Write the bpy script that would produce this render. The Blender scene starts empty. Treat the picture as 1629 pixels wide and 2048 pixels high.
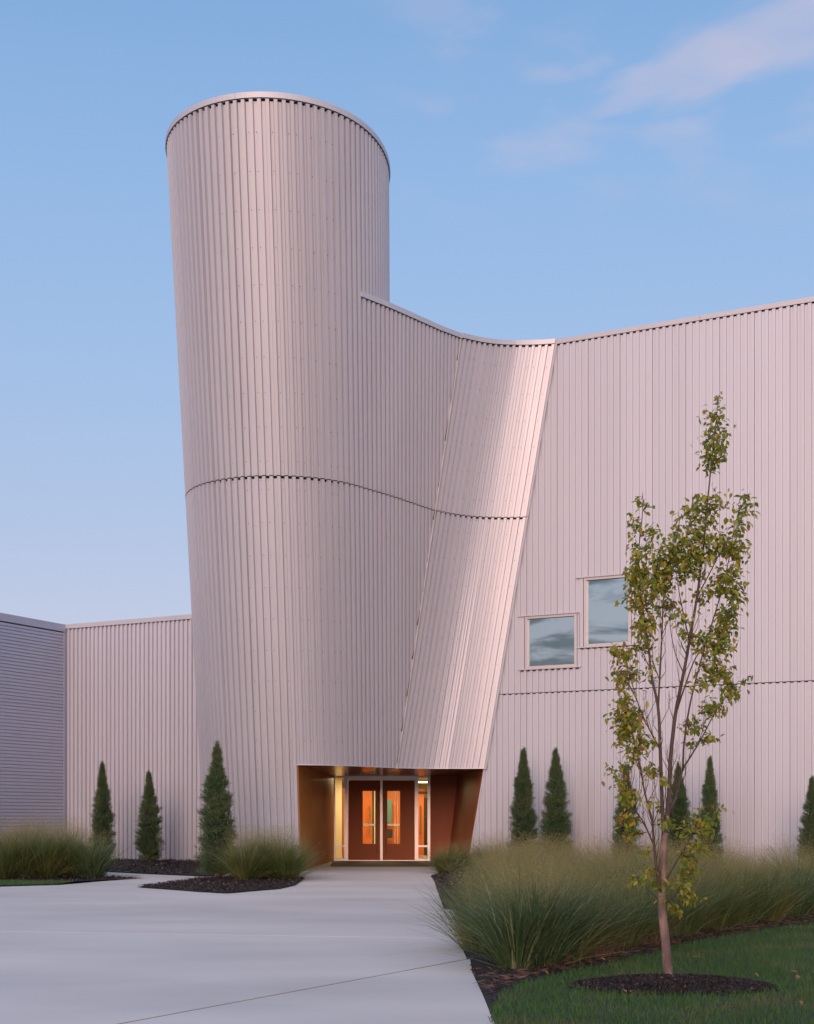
import bpy, math, random
import numpy as np
from mathutils import Vector

# ------------------------------------------------------------------ camera, world, light
S = bpy.context.scene
COL = S.collection
EYE = 1.3                     # lens height above the paving
cam_d = bpy.data.cameras.new("camera")
cam = bpy.data.objects.new("camera", cam_d)
COL.objects.link(cam)
cam.location = (0, 0, EYE)
cam.rotation_euler = (math.radians(90), 0, 0)
cam_d.sensor_fit = 'VERTICAL'
cam_d.sensor_height = 36
cam_d.lens = 2800 / 2048 * 36
cam_d.shift_y = (1637 - 1024) / 2048
cam_d.clip_start = 0.1
cam_d.clip_end = 3000
S.camera = cam

SUN_EL = math.radians(3.0)
SUN_AZ = math.radians(188)    # compass: clockwise from +Y, the glow lies behind the camera

w = bpy.data.worlds.new("World")
S.world = w
w.use_nodes = True
nt = w.node_tree
nt.nodes.clear()
def N(t, **k):
    n = nt.nodes.new(t)
    for a, b in k.items(): setattr(n, a, b)
    return n
def L(a, b): nt.links.new(a, b)
def M(op, a, b=None, c=None, clamp=False):
    n = N('ShaderNodeMath', operation=op); n.use_clamp = clamp
    for i, v in enumerate((a, b, c)):
        if v is None: continue
        if isinstance(v, (int, float)): n.inputs[i].default_value = v
        else: L(v, n.inputs[i])
    return n.outputs[0]
def ramp(fac, stops, interp='LINEAR'):
    n = N('ShaderNodeValToRGB'); n.color_ramp.interpolation = interp
    e = n.color_ramp.elements
    while len(e) > 1: e.remove(e[-1])
    e[0].position = stops[0][0]; e[0].color = (*stops[0][1], 1)
    for p, c in stops[1:]:
        q = e.new(p); q.color = (*c, 1)
    L(fac, n.inputs[0]); return n.outputs[0]
def mixc(f, a, b):
    n = N('ShaderNodeMix', data_type='RGBA'); n.clamp_factor = True
    if isinstance(f, (int, float)): n.inputs[0].default_value = f
    else: L(f, n.inputs[0])
    for i, v in ((6, a), (7, b)):
        if isinstance(v, tuple): n.inputs[i].default_value = (*v, 1)
        else: L(v, n.inputs[i])
    return n.outputs[2]
tc = N('ShaderNodeTexCoord')
sep = N('ShaderNodeSeparateXYZ'); L(tc.outputs['Generated'], sep.inputs[0])
dx, dy, dz = sep.outputs
front = ramp(dz, [(0.0, (.320, .312, .460)), (.10, (.303, .316, .485)), (.20, (.246, .306, .485)), (.32, (.200, .302, .500)),
                  (.42, (.168, .284, .498)), (.52, (.126, .246, .460)), (.75, (.18, .30, .54)), (1, (.22, .32, .56))])
back = ramp(dz, [(0.0, (1.18, .76, .71)), (.07, (1.22, .89, .87)), (.18, (1.16, .96, 1.00)), (.34, (1.04, .97, 1.10)),
                 (.54, (.86, .90, 1.10)), (.76, (.42, .52, .80)), (1, (.22, .32, .58))])
sx, sy = math.sin(SUN_AZ), math.cos(SUN_AZ)
hl = M('SQRT', M('ADD', M('MULTIPLY', dx, dx), M('ADD', M('MULTIPLY', dy, dy), 1e-5)))
ca = M('DIVIDE', M('ADD', M('MULTIPLY', dx, sx), M('MULTIPLY', dy, sy)), hl)
glow = M('POWER', M('MULTIPLY', M('ADD', ca, 1.0), 0.5, clamp=True), 2.8)
sky = mixc(glow, front, back)
# cloud deck: directions projected on a high plane, so the layers flatten towards the horizon
zc = M('MAXIMUM', dz, 0.03)
px = M('DIVIDE', dx, zc); py = M('DIVIDE', dy, zc)
cmb = N('ShaderNodeCombineXYZ'); L(px, cmb.inputs[0]); L(py, cmb.inputs[1])
n1 = N('ShaderNodeTexNoise'); n1.inputs['Scale'].default_value = 3.4; n1.inputs['Detail'].default_value = 8
n1.inputs['Roughness'].default_value = .62; n1.inputs['Distortion'].default_value = .5
zs_ = M('ADD', M('MAXIMUM', dz, 0.0), .13); cmw = N('ShaderNodeCombineXYZ')
L(M('DIVIDE', dx, zs_), cmw.inputs[0]); L(M('DIVIDE', dy, zs_), cmw.inputs[1]); L(cmw.outputs[0], n1.inputs['Vector'])
dens = N('ShaderNodeMapRange'); dens.inputs[1].default_value = .46; dens.inputs[2].default_value = .56
L(n1.outputs['Fac'], dens.inputs[0])
westmask = N('ShaderNodeMapRange'); westmask.inputs[1].default_value = .55; westmask.inputs[2].default_value = -.15
westmask.inputs[3].default_value = 0; westmask.inputs[4].default_value = .85
L(dy, westmask.inputs[0])
nb2 = N('ShaderNodeTexNoise'); nb2.inputs['Scale'].default_value = 1.5; nb2.inputs['Detail'].default_value = 4; L(cmw.outputs[0], nb2.inputs['Vector'])
clr = N('ShaderNodeMapRange'); clr.inputs[1].default_value = .50; clr.inputs[2].default_value = .60; L(nb2.outputs['Fac'], clr.inputs[0])
sky2 = mixc(M('MULTIPLY', clr.outputs[0], M('MULTIPLY', westmask.outputs[0], .8)), sky, (.42, .56, .80))
wsky = mixc(M('MULTIPLY', dens.outputs[0], M('MULTIPLY', westmask.outputs[0], 1.1)), sky2,
            mixc(glow, (.12, .13, .18), (.26, .25, .31)))
# thin pink streaks high to the right of the tower (the real cloud of the photograph)
uu = M('SUBTRACT', px, .39); vv = M('SUBTRACT', py, 1.87)
ang = math.radians(-43)
ua = M('ADD', M('MULTIPLY', uu, math.cos(ang)), M('MULTIPLY', vv, math.sin(ang)))
va = M('SUBTRACT', M('MULTIPLY', vv, math.cos(ang)), M('MULTIPLY', uu, math.sin(ang)))
c2 = N('ShaderNodeCombineXYZ'); L(M('MULTIPLY', ua, 3.0), c2.inputs[0]); L(M('MULTIPLY', va, 6.0), c2.inputs[1])
n2 = N('ShaderNodeTexNoise'); n2.inputs['Scale'].default_value = 1.6; n2.inputs['Detail'].default_value = 5
n2.inputs['Roughness'].default_value = .5; L(c2.outputs[0], n2.inputs['Vector'])
wav = M('ADD', va, M('MULTIPLY', M('SUBTRACT', n2.outputs['Fac'], .5), .26))
band = N('ShaderNodeMapRange'); band.interpolation_type = 'SMOOTHSTEP'
band.inputs[1].default_value = .075; band.inputs[2].default_value = .01
L(M('DIVIDE', M('ABSOLUTE', wav), M('MULTIPLY_ADD', M('MAXIMUM', M('ADD', ua, .2), 0), 3.0, .75)), band.inputs[0])
lenm = N('ShaderNodeMapRange'); lenm.interpolation_type = 'SMOOTHSTEP'
lenm.inputs[1].default_value = -.21; lenm.inputs[2].default_value = -.12
L(ua, lenm.inputs[0])
st = M('MULTIPLY', M('MULTIPLY', band.outputs[0], lenm.outputs[0]), M('GREATER_THAN', dy, 0))
n3 = N('ShaderNodeTexNoise'); n3.inputs['Scale'].default_value = 5.5; n3.inputs['Detail'].default_value = 4
n3.inputs['Roughness'].default_value = .45; L(cmb.outputs[0], n3.inputs['Vector'])
wp = N('ShaderNodeMapRange'); wp.interpolation_type = 'SMOOTHSTEP'
wp.inputs[1].default_value = .46; wp.inputs[2].default_value = .70; L(n3.outputs['Fac'], wp.inputs[0])
hi = N('ShaderNodeMapRange'); hi.interpolation_type = 'SMOOTHSTEP'
hi.inputs[1].default_value = .36; hi.inputs[2].default_value = .48; L(dz, hi.inputs[0])
rmask = N('ShaderNodeMapRange'); rmask.interpolation_type = 'SMOOTHSTEP'; rmask.inputs[1].default_value = -.06; rmask.inputs[2].default_value = .10
L(dx, rmask.inputs[0])
wisp = M('MULTIPLY', M('MULTIPLY', wp.outputs[0], hi.outputs[0]), M('MULTIPLY', rmask.outputs[0], .72))
cl = M('MAXIMUM', M('MULTIPLY', st, M('MULTIPLY_ADD', n3.outputs['Fac'], 1.7, -.18)), wisp)
final = mixc(cl, wsky, (.335, .33, .455))
# ground half of the environment (only seen past the built ground)
bg1 = N('ShaderNodeBackground'); L(final, bg1.inputs[0]); bg1.inputs[1].default_value = 1.0
nis = N('ShaderNodeTexSky', sky_type='NISHITA', sun_disc=False)
nis.sun_elevation = SUN_EL; nis.sun_rotation = SUN_AZ
bg2 = N('ShaderNodeBackground'); L(nis.outputs[0], bg2.inputs[0]); bg2.inputs[1].default_value = .05
add = N('ShaderNodeAddShader'); L(bg1.outputs[0], add.inputs[0]); L(bg2.outputs[0], add.inputs[1])
wo = N('ShaderNodeOutputWorld'); L(add.outputs[0], wo.inputs[0])

sun_d = bpy.data.lights.new("sun", 'SUN'); sun = bpy.data.objects.new("sun", sun_d); COL.objects.link(sun)
sun_d.energy = 1.75; sun_d.angle = math.radians(30); sun_d.color = (1, .62, .47)
d = Vector((sx * math.cos(SUN_EL + .10), sy * math.cos(SUN_EL + .10), math.sin(SUN_EL + .10)))
sun.rotation_euler = d.to_track_quat('Z', 'Y').to_euler(); sun.location = (0, -10, 30)

S.render.engine = 'CYCLES'
S.view_settings.view_transform = 'Standard'
S.view_settings.look = 'None'
S.view_settings.gamma = 1
S.view_settings.use_curve_mapping = False
S.view_settings.exposure = .42

# ------------------------------------------------------------------ helpers
random.seed(7); rng = np.random.default_rng(7)
WL = {}                                       # world location of roots
def tag(o, label=None, cat=None, group=None, kind=None):
    if label: o['label'] = label
    if cat: o['category'] = cat
    if group: o['group'] = group
    if kind: o['kind'] = kind
    return o
def empty(name, loc, label=None, cat=None, group=None):
    o = bpy.data.objects.new(name, None); COL.objects.link(o); o.location = loc; o.empty_display_size = .3
    WL[o.name] = Vector(loc); return tag(o, label, cat, group)
def wl(p):
    v = Vector((0, 0, 0))
    while p is not None:
        v += p.location; p = p.parent
    return v
def mk(name, verts, faces, mat, parent=None, origin=None, smooth=False):
    """one mesh object; verts in world space, origin = where its own pivot goes"""
    verts = np.asarray(verts, float).reshape(-1, 3)
    o_w = Vector(origin) if origin is not None else (wl(parent) if parent is not None else Vector((0, 0, 0)))
    me = bpy.data.meshes.new(name)
    me.from_pydata((verts - np.array(o_w)).tolist(), [], faces)
    if mat is not None:
        for m in (mat if isinstance(mat, list) else [mat]): me.materials.append(m)
    if smooth: me.polygons.foreach_set('use_smooth', [True] * len(me.polygons))
    me.update()
    o = bpy.data.objects.new(name, me); COL.objects.link(o)
    if parent is not None:
        o.parent = parent; o.location = o_w - wl(parent)
    else: o.location = o_w
    return o
class B:
    def __init__(s): s.v = []; s.f = []
    def quad(s, a, b, c, d):
        i = len(s.v); s.v += [a, b, c, d]; s.f.append((i, i+1, i+2, i+3))
    def poly(s, pts):
        i = len(s.v); s.v += list(pts); s.f.append(tuple(range(i, i+len(pts))))
    def hexa(s, p):       # 8 points: bottom 4 ccw, top 4 ccw
        i = len(s.v); s.v += [tuple(q) for q in p]
        for f in ((3,2,1,0),(4,5,6,7),(0,1,5,4),(1,2,6,5),(2,3,7,6),(3,0,4,7)): s.f.append(tuple(i+k for k in f))
    def box(s, x0, x1, y0, y1, z0, z1):
        s.hexa([(x0,y0,z0),(x1,y0,z0),(x1,y1,z0),(x0,y1,z0),(x0,y0,z1),(x1,y0,z1),(x1,y1,z1),(x0,y1,z1)])
    def tube(s, pts, rad, n=8, cap=True):
        pts = [Vector(p) for p in pts]; i0 = len(s.v); m = len(pts)
        if not hasattr(rad, '__len__'): rad = [rad]*m
        for j, p in enumerate(pts):
            t = (pts[min(j+1, m-1)] - pts[max(j-1, 0)]).normalized()
            a = Vector((1, 0, 0)) if abs(t.x) < .9 else Vector((0, 1, 0))
            u = t.cross(a).normalized(); vv_ = t.cross(u)
            for k in range(n):
                an = 2*math.pi*k/n
                s.v.append(tuple(p + rad[j]*(math.cos(an)*u + math.sin(an)*vv_)))
        for j in range(m-1):
            for k in range(n):
                a = i0+j*n+k; b = i0+j*n+(k+1) % n
                s.f.append((a, b, b+n, a+n))
        if cap:
            s.f.append(tuple(i0+k for k in range(n))[::-1]); s.f.append(tuple(i0+(m-1)*n+k for k in range(n)))
    def out(s, name, mat, parent=None, **k): return mk(name, s.v, s.f, mat, parent, **k)
def tris_mesh(name, V, T, mat, matidx=None):
    """fast mesh of triangles from numpy arrays"""
    me = bpy.data.meshes.new(name)
    me.vertices.add(len(V)); me.vertices.foreach_set('co', V.astype(np.float32).ravel())
    me.loops.add(len(T)*3); me.loops.foreach_set('vertex_index', T.astype(np.int32).ravel())
    me.polygons.add(len(T)); me.polygons.foreach_set('loop_start', np.arange(0, len(T)*3, 3, dtype=np.int32))
    for m in (mat if isinstance(mat, list) else [mat]): me.materials.append(m)
    if matidx is not None: me.polygons.foreach_set('material_index', matidx.astype(np.int32))
    me.update(calc_edges=True); me.validate()
    return me
def link(name, me, parent=None, loc=(0, 0, 0)):
    o = bpy.data.objects.new(name, me); COL.objects.link(o); o.location = loc
    if parent is not None: o.parent = parent
    return o

# ------------------------------------------------------------------ materials
def mat(name, col, rough=.6, metal=0., spec=.5, var=.0, nscale=3., bump=0., bscale=40., coat=0., objvar=0.,
        col2=None, c2scale=4., c2lo=.45, c2hi=.6, stretch=(1, 1, 1), trans=0., emit=0., backcol=None, rvar=0.):
    m = bpy.data.materials.new(name); m.use_nodes = True
    t = m.node_tree; b = t.nodes['Principled BSDF']
    b.inputs['Roughness'].default_value = rough; b.inputs['Metallic'].default_value = metal
    b.inputs['Specular IOR Level'].default_value = spec; b.inputs['Coat Weight'].default_value = coat
    b.inputs['Base Color'].default_value = (*col, 1)
    if emit:
        b.inputs['Emission Color'].default_value = (*col, 1); b.inputs['Emission Strength'].default_value = emit
    g = t.nodes.new('ShaderNodeTexCoord'); mp = t.nodes.new('ShaderNodeMapping')
    mp.inputs['Scale'].default_value = stretch; t.links.new(g.outputs['Object'], mp.inputs[0])
    def noise(sc, det=4):
        n = t.nodes.new('ShaderNodeTexNoise'); n.inputs['Scale'].default_value = sc; n.inputs['Detail'].default_value = det
        t.links.new(mp.outputs[0], n.inputs['Vector']); return n.outputs['Fac']
    cur = None
    if col2 is not None:
        r = t.nodes.new('ShaderNodeMapRange'); r.inputs[1].default_value = c2lo; r.inputs[2].default_value = c2hi
        t.links.new(noise(c2scale), r.inputs[0])
        mx = t.nodes.new('ShaderNodeMix'); mx.data_type = 'RGBA'
        mx.inputs[6].default_value = (*col, 1); mx.inputs[7].default_value = (*col2, 1)
        t.links.new(r.outputs[0], mx.inputs[0]); cur = mx.outputs[2]
    if var or objvar:
        hs = t.nodes.new('ShaderNodeHueSaturation'); hs.inputs['Color'].default_value = (*col, 1)
        if cur: t.links.new(cur, hs.inputs['Color'])
        val = t.nodes.new('ShaderNodeMath'); val.operation = 'MULTIPLY_ADD'
        val.inputs[1].default_value = 2*var; val.inputs[2].default_value = 1-var
        t.links.new(noise(nscale, 6), val.inputs[0]); v = val.outputs[0]
        if objvar:
            oi = t.nodes.new('ShaderNodeObjectInfo'); mo = t.nodes.new('ShaderNodeMath'); mo.operation = 'MULTIPLY_ADD'
            mo.inputs[1].default_value = 2*objvar; t.links.new(oi.outputs['Random'], mo.inputs[0])
            su = t.nodes.new('ShaderNodeMath'); su.operation = 'SUBTRACT'; su.inputs[1].default_value = objvar
            t.links.new(v, su.inputs[0]); t.links.new(su.outputs[0], mo.inputs[2]); v = mo.outputs[0]
        t.links.new(v, hs.inputs['Value']); cur = hs.outputs[0]
    if cur: t.links.new(cur, b.inputs['Base Color'])
    if rvar:
        rr = t.nodes.new('ShaderNodeMath'); rr.operation = 'MULTIPLY_ADD'; rr.inputs[1].default_value = 2*rvar
        rr.inputs[2].default_value = rough-rvar; t.links.new(noise(nscale*1.7, 5), rr.inputs[0])
        t.links.new(rr.outputs[0], b.inputs['Roughness'])
    if bump:
        bp = t.nodes.new('ShaderNodeBump'); bp.inputs['Strength'].default_value = bump
        bp.inputs['Distance'].default_value = .01
        t.links.new(noise(bscale, 5), bp.inputs['Height']); t.links.new(bp.outputs[0], b.inputs['Normal'])
    if trans:
        tr = t.nodes.new('ShaderNodeBsdfTranslucent'); ms = t.nodes.new('ShaderNodeMixShader')
        ms.inputs[0].default_value = trans
        if cur: t.links.new(cur, tr.inputs[0])
        else: tr.inputs[0].default_value = (*col, 1)
        t.links.new(b.outputs[0], ms.inputs[1]); t.links.new(tr.outputs[0], ms.inputs[2])
        t.links.new(ms.outputs[0], t.nodes['Material Output'].inputs[0])
    return m
MCLAD = mat('champagne_metal', (.555, .575, .640), rough=.50, metal=.33, var=.05, nscale=1.3, objvar=.025, stretch=(1, 1, .12), bump=.05, bscale=2.2, rvar=.05)
MCOPE = mat('coping_metal', (.52, .53, .58), rough=.48, metal=.25, var=.03)
MSIDE = mat('annex_metal', (.44, .49, .62), rough=.48, metal=.3, var=.05, objvar=.02)
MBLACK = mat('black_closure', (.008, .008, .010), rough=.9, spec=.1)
MLINER = mat('dark_liner', (.05, .045, .05), rough=.9)
MSCREW = mat('screw_head', (.17, .15, .16), rough=.5, metal=.6)
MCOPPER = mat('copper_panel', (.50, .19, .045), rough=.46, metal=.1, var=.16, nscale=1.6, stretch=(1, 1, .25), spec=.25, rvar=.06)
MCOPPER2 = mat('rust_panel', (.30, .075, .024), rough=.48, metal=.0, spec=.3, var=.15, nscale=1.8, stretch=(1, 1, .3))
MSOFF = mat('soffit_bronze', (.10, .048, .02), rough=.22, metal=.5, var=.1)
MDOOR = mat('door_leaf_red_brown', (.34, .092, .026), rough=.45, spec=.2, var=.1, nscale=2, stretch=(1, 1, .2))
MALU = mat('anodised_frame', (.56, .54, .56), rough=.35, metal=.6, var=.03)
MWINF = mat('window_frame_metal', (.60, .55, .56), rough=.42, metal=.4, var=.03)
MHAND = mat('steel_handle', (.62, .52, .42), rough=.25, metal=1)
MCREAM = mat('cream_plaster', (.72, .62, .42), rough=.8, var=.03)
MORANGE = mat('orange_wood', (.62, .16, .035), rough=.4, var=.12, nscale=2, stretch=(1, 1, .15))
MTEAL = mat('teal_board', (.10, .26, .24), rough=.5)
MFLOOR = mat('lobby_floor', (.30, .22, .15), rough=.3)
MLAMP = mat('lamp_diffuser', (1, .86, .6), emit=3)
MMAT = mat('entrance_slate', (.075, .07, .07), rough=.75, var=.15, nscale=6)
MROOF = mat('roof_membrane', (.25, .25, .26), rough=.9, var=.1)
MCONC = mat('pale_concrete', (.71, .64, .565), rough=.62, var=.18, nscale=.8, objvar=.02, bump=.12, bscale=90, col2=(.62, .56, .50), c2scale=.35, c2lo=.42, c2hi=.62, stretch=(.5, 1, 1))
MJOINT = mat('joint_shade', (.14, .115, .10), rough=.95)  # dark colour standing in for the shade down in the joints
MSOIL = mat('mulch_soil', (.020, .015, .013), rough=.95, var=.4, nscale=18, bump=1., bscale=60)
MGROUND = mat('turf_soil', (.030, .046, .018), rough=.95, var=.3, nscale=2.2)
MFAR = mat('far_field', (.05, .07, .03), rough=.95, var=.3, nscale=.05)
def chipmat(name, a, b):
    return mat(name, a, rough=.85, var=.45, nscale=25, col2=b, c2scale=30, c2lo=.62, c2hi=.7)
MCHIP = chipmat('mulch_chip', (.030, .020, .018), (.11, .095, .095))
MCHIPL = mat('pale_chip', (.20, .18, .18), rough=.8, var=.2, nscale=30)
MSTRAW = mat('dry_straw', (.17, .095, .06), rough=.8, var=.3, nscale=15)
MBLADE = mat('switchgrass_blade', (.11, .155, .038), rough=.5, var=.45, nscale=4, col2=(.20, .20, .06), c2scale=2.5, trans=.25)
MBLADEB = mat('switchgrass_blade_blue', (.085, .145, .062), rough=.45, var=.3, nscale=4, trans=.22)
MBLADEL = mat('switchgrass_blade_pale', (.22, .28, .15), rough=.45, var=.3, nscale=4, trans=.2)
MSEED = mat('switchgrass_seed', (.35, .29, .12), rough=.8, var=.3, nscale=2.5, col2=(.19, .23, .08), c2scale=1.5, trans=.3)
MTURF = mat('lawn_blade', (.062, .150, .032), rough=.55, var=.35, nscale=1.2, col2=(.17, .175, .065), c2scale=1.3, c2lo=.5, c2hi=.75, trans=.3)
MJUN = mat('juniper_green', (.065, .125, .050), rough=.7, var=.5, nscale=5, objvar=.12, col2=(.12, .17, .075), c2scale=4, trans=.15)
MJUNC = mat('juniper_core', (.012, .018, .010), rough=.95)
MJBARK = mat('juniper_bark', (.24, .12, .075), rough=.9, var=.3, nscale=20)
MBARK = mat('smooth_bark', (.15, .105, .09), rough=.75, var=.4, nscale=14, bump=.8, bscale=60, col2=(.27, .185, .155), c2scale=9, stretch=(1, 1, .5))
MBARK2 = mat('branch_bark', (.085, .058, .048), rough=.75, var=.3, nscale=12)
MTWIG = mat('dark_twig', (.085, .055, .045), rough=.8, var=.2)
def leafmat(name, c): return mat(name, c, rough=.5, var=.25, nscale=10, trans=.35)
MLEAF = [leafmat('leaf_green', (.25, .29, .035)), leafmat('leaf_olive', (.37, .33, .04)),
         leafmat('leaf_deep', (.15, .22, .03)), leafmat('leaf_rust', (.36, .19, .04))]
MWOOD = mat('woodland_leaves', (.030, .045, .020), rough=.95, var=.3)
def glassmat(name, tint, rough=.01, refl=.5):
    m = bpy.data.materials.new(name); m.use_nodes = True; t = m.node_tree; t.nodes.clear()
    gl = t.nodes.new('ShaderNodeBsdfGlossy'); gl.inputs['Roughness'].default_value = rough; gl.inputs[0].default_value = (.9, .95, 1, 1)
    tr = t.nodes.new('ShaderNodeBsdfTransparent'); tr.inputs[0].default_value = (*tint, 1)
    fr = t.nodes.new('ShaderNodeLayerWeight'); fr.inputs[0].default_value = refl
    ms = t.nodes.new('ShaderNodeMixShader'); o = t.nodes.new('ShaderNodeOutputMaterial')
    t.links.new(fr.outputs['Fresnel'], ms.inputs[0]); t.links.new(tr.outputs[0], ms.inputs[1]); t.links.new(gl.outputs[0], ms.inputs[2])
    t.links.new(ms.outputs[0], o.inputs[0]); return m
MGLASS = glassmat('clear_glass', (.92, .93, .88), refl=.10)
MMIRROR = mat('coated_glass', (.23, .31, .36), rough=.012, metal=1.)

# ------------------------------------------------------------------ plan curves of the facade
# heights h are measured from eye level; z = h + EYE
HS = 7.66                      # height of the horizontal joint round the tower
KY = .3685                     # the tower leans towards the plaza: KY metres per metre of height
HR = 14.737                    # tower rim
CXT, CYT, RT, AT, T0 = -2.869, 34.2924, 2.682, .3136, -1.7114
PITCH = .165; DEP = .068
def rT(t): return RT + AT*math.cos(2*(t-T0))
def pT(t): return np.array([CXT + rT(t)*math.cos(t), CYT + rT(t)*math.sin(t)])
class Curve:
    def __init__(s, pts):
        s.p = np.array(pts, float); d_ = np.linalg.norm(np.diff(s.p, axis=0), axis=1)
        s.s = np.concatenate([[0], np.cumsum(d_)]); s.len = s.s[-1]
    def at(s, q):
        return np.array([np.interp(q, s.s, s.p[:, 0]), np.interp(q, s.s, s.p[:, 1])])
    def nrm(s, q):             # normal to the right of travel (outward for left-to-right paths)
        a = s.at(max(q-.04, 0)); b = s.at(min(q+.04, s.len)); t = (b-a)/max(np.linalg.norm(b-a), 1e-9)
        return np.array([t[1], -t[0]])
    def near(s, x, y):
        return s.s[np.argmin((s.p[:, 0]-x)**2 + (s.p[:, 1]-y)**2)]
# start at the back (theta = +90deg), round the left side (180), front (270)
th_join = None
ths = np.linspace(math.radians(95), math.radians(360+60), 1400)
tp = [pT(t) for t in ths]
jj = [i for i, t in enumerate(ths) if t > math.radians(275) and tp[i][0] > -1.14][0]
p0 = tp[jj]; tan0 = (tp[jj]-tp[jj-3]); tan0 /= np.linalg.norm(tan0)
FX, FY, FDX, FDY = .65, 34.84, .151, -.143       # fold line between tower skirt and leaning panel
slope = (KY+FDY)/FDX
p1 = np.array([-.31, FY + slope*(-.31-FX)]); tan1 = np.array([1, slope])/math.hypot(1, slope)
Ld = np.linalg.norm(p1-p0)
herm = []
for u in np.linspace(0, 1, 60)[1:]:
    h00 = 2*u**3-3*u**2+1; h10 = u**3-2*u**2+u; h01 = -2*u**3+3*u**2; h11 = u**3-u**2
    herm.append(h00*p0 + h10*Ld*tan0 + h01*p1 + h11*Ld*tan1)
ext = [p1 + tan1*q for q in np.linspace(0.02, 3.2, 80)]
CA = Curve(tp[:jj+1] + herm + ext)          # tower + skirt
CT = Curve(tp)                              # full tower ring
def PA(cur, q, h, off=0.):
    p = cur.at(q) + off*cur.nrm(q)
    return (p[0], p[1]-KY*(h-HS), h+EYE)
# leaning concave panel
BREF = np.array([(.65, 34.84), (.9, 35.075), (1.148, 35.276), (1.529, 35.50), (1.8, 35.598), (2.094, 35.652), (2.35, 35.672),
                 (2.566, 35.675), (2.8, 35.658), (3.042, 35.625)])
def catmull(P, n=12):
    P = [2*P[0]-P[1]] + list(P) + [2*P[-1]-P[-2]]; out = []
    for i in range(1, len(P)-2):
        for k in range(n):
            u = k/n
            out.append(.5*((2*P[i]) + (-P[i-1]+P[i+1])*u + (2*P[i-1]-5*P[i]+4*P[i+1]-P[i+2])*u*u + (-P[i-1]+3*P[i]-3*P[i+1]+P[i+2])*u**3))
    out.append(P[-2]); return out
CB = Curve(catmull(list(BREF)))
def PB(q, h, off=0.):
    p = CB.at(q) + off*CB.nrm(q); u = min(max(q/CB.len, 0), 1)
    dX = FDX + u*(.162-FDX); dY = FDY + min(1, u*1.6)*(-.0834-FDY)
    return (p[0] + dX*(h-HS), p[1] + dY*(h-HS), h+EYE)
# flat right wall and the low wall behind the tower: Y = c - MW*X
MW = .515; CW = 37.19
uw = np.array([1, -MW])/math.hypot(1, MW)
def wallcurve(c, x0, x1): return Curve([(x0, c-MW*x0), (x1, c-MW*x1)])
CC = wallcurve(CW, .8, 17.0)
def PF(cur, k=1.):
    def f(q, h, off=0.):
        off = off*k
        p = cur.at(q) + off*cur.nrm(q); return (p[0], p[1], h+EYE)
    return f
PC = PF(CC)
CD = wallcurve(39.35, -10.93, -3.2)
PD = PF(CD)
HG = -EYE                       # ground
HCAN = 1.292                    # soffit edge of the entrance
HPW = 11.93                     # parapet of the right wall (underside of coping)

# ------------------------------------------------------------------ buildings
ROOTB = empty('arts_building', (2.0, 38.0, 0), 'tall pale pink metal-clad building with a leaning round tower and copper entrance', 'building')
ROOTX = empty('annex_building', (-12.6, 42.2, 0), 'low grey annex with horizontal metal siding at the left edge', 'building')

def section(i):
    """profile columns of rib i as (s offset, out offset): groove then rib"""
    s0 = i*PITCH
    return [(s0, 0.), (s0+.074, 0.), (s0+.083, DEP), (s0+.156, DEP)]
NSH = 5
SEAMGAP = .012
def sheets(P, s0, s1, bounds, root, matl, name='cladding_panel', holes=None, slen=None, screws=None, scr_rows=None):
    """corrugated sheets, 5 ribs each; bounds(s)-> list of (hb, ht) rows; holes: (sa, sb, ha, hb)"""
    n = int(round((s1-s0)/PITCH)); k = 0
    while k < n:
        cols = []
        m = min(NSH, n-k)
        for i in range(k, k+m): cols += [(s0+a, o) for a, o in section(i)]
        cols.append((s0+(k+m)*PITCH-.004, 0.))
        nrows = len(bounds(s0))
        for r in range(nrows):
            b = B()
            for (sa, oa), (sb, ob) in zip(cols[:-1], cols[1:]):
                ba = bounds(sa)[r]; bb = bounds(sb)[r]
                if ba[1]-ba[0] < .02 and bb[1]-bb[0] < .02: continue
                mid = (sa+sb)/2
                segs = [(ba[0], ba[1], bb[0], bb[1])]
                for (ha_, hb_, za, zb) in (holes or []):
                    if ha_ < mid < hb_:
                        ns = []
                        for (a0, a1, b0, b1) in segs:
                            if za >= a1 or zb <= a0: ns.append((a0, a1, b0, b1)); continue
                            if za > a0: ns.append((a0, za, b0, za))
                            if zb < a1: ns.append((zb, a1, zb, b1))
                        segs = ns
                for (a0, a1, b0, b1) in segs:
                    if a1-a0 < .01 and b1-b0 < .01: continue
                    b.quad(P(sa, a0, oa), P(sb, b0, ob), P(sb, max(b1, b0), ob), P(sa, max(a1, a0), oa))
            if b.f:
                c = np.mean(np.array(b.v), axis=0)
                b.out(name, matl, root)
        if screws is not None:
            for i in range(k, k+m):
                if (i-k) in (0, 2, 3):
                    for hz in scr_rows:
                        bo = bounds(s0+i*PITCH+.04)
                        if any(lo+.1 < hz < hi_-.05 for lo, hi_ in bo):
                            screws.append((P, s0+i*PITCH+.045, hz))
        k += m
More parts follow.
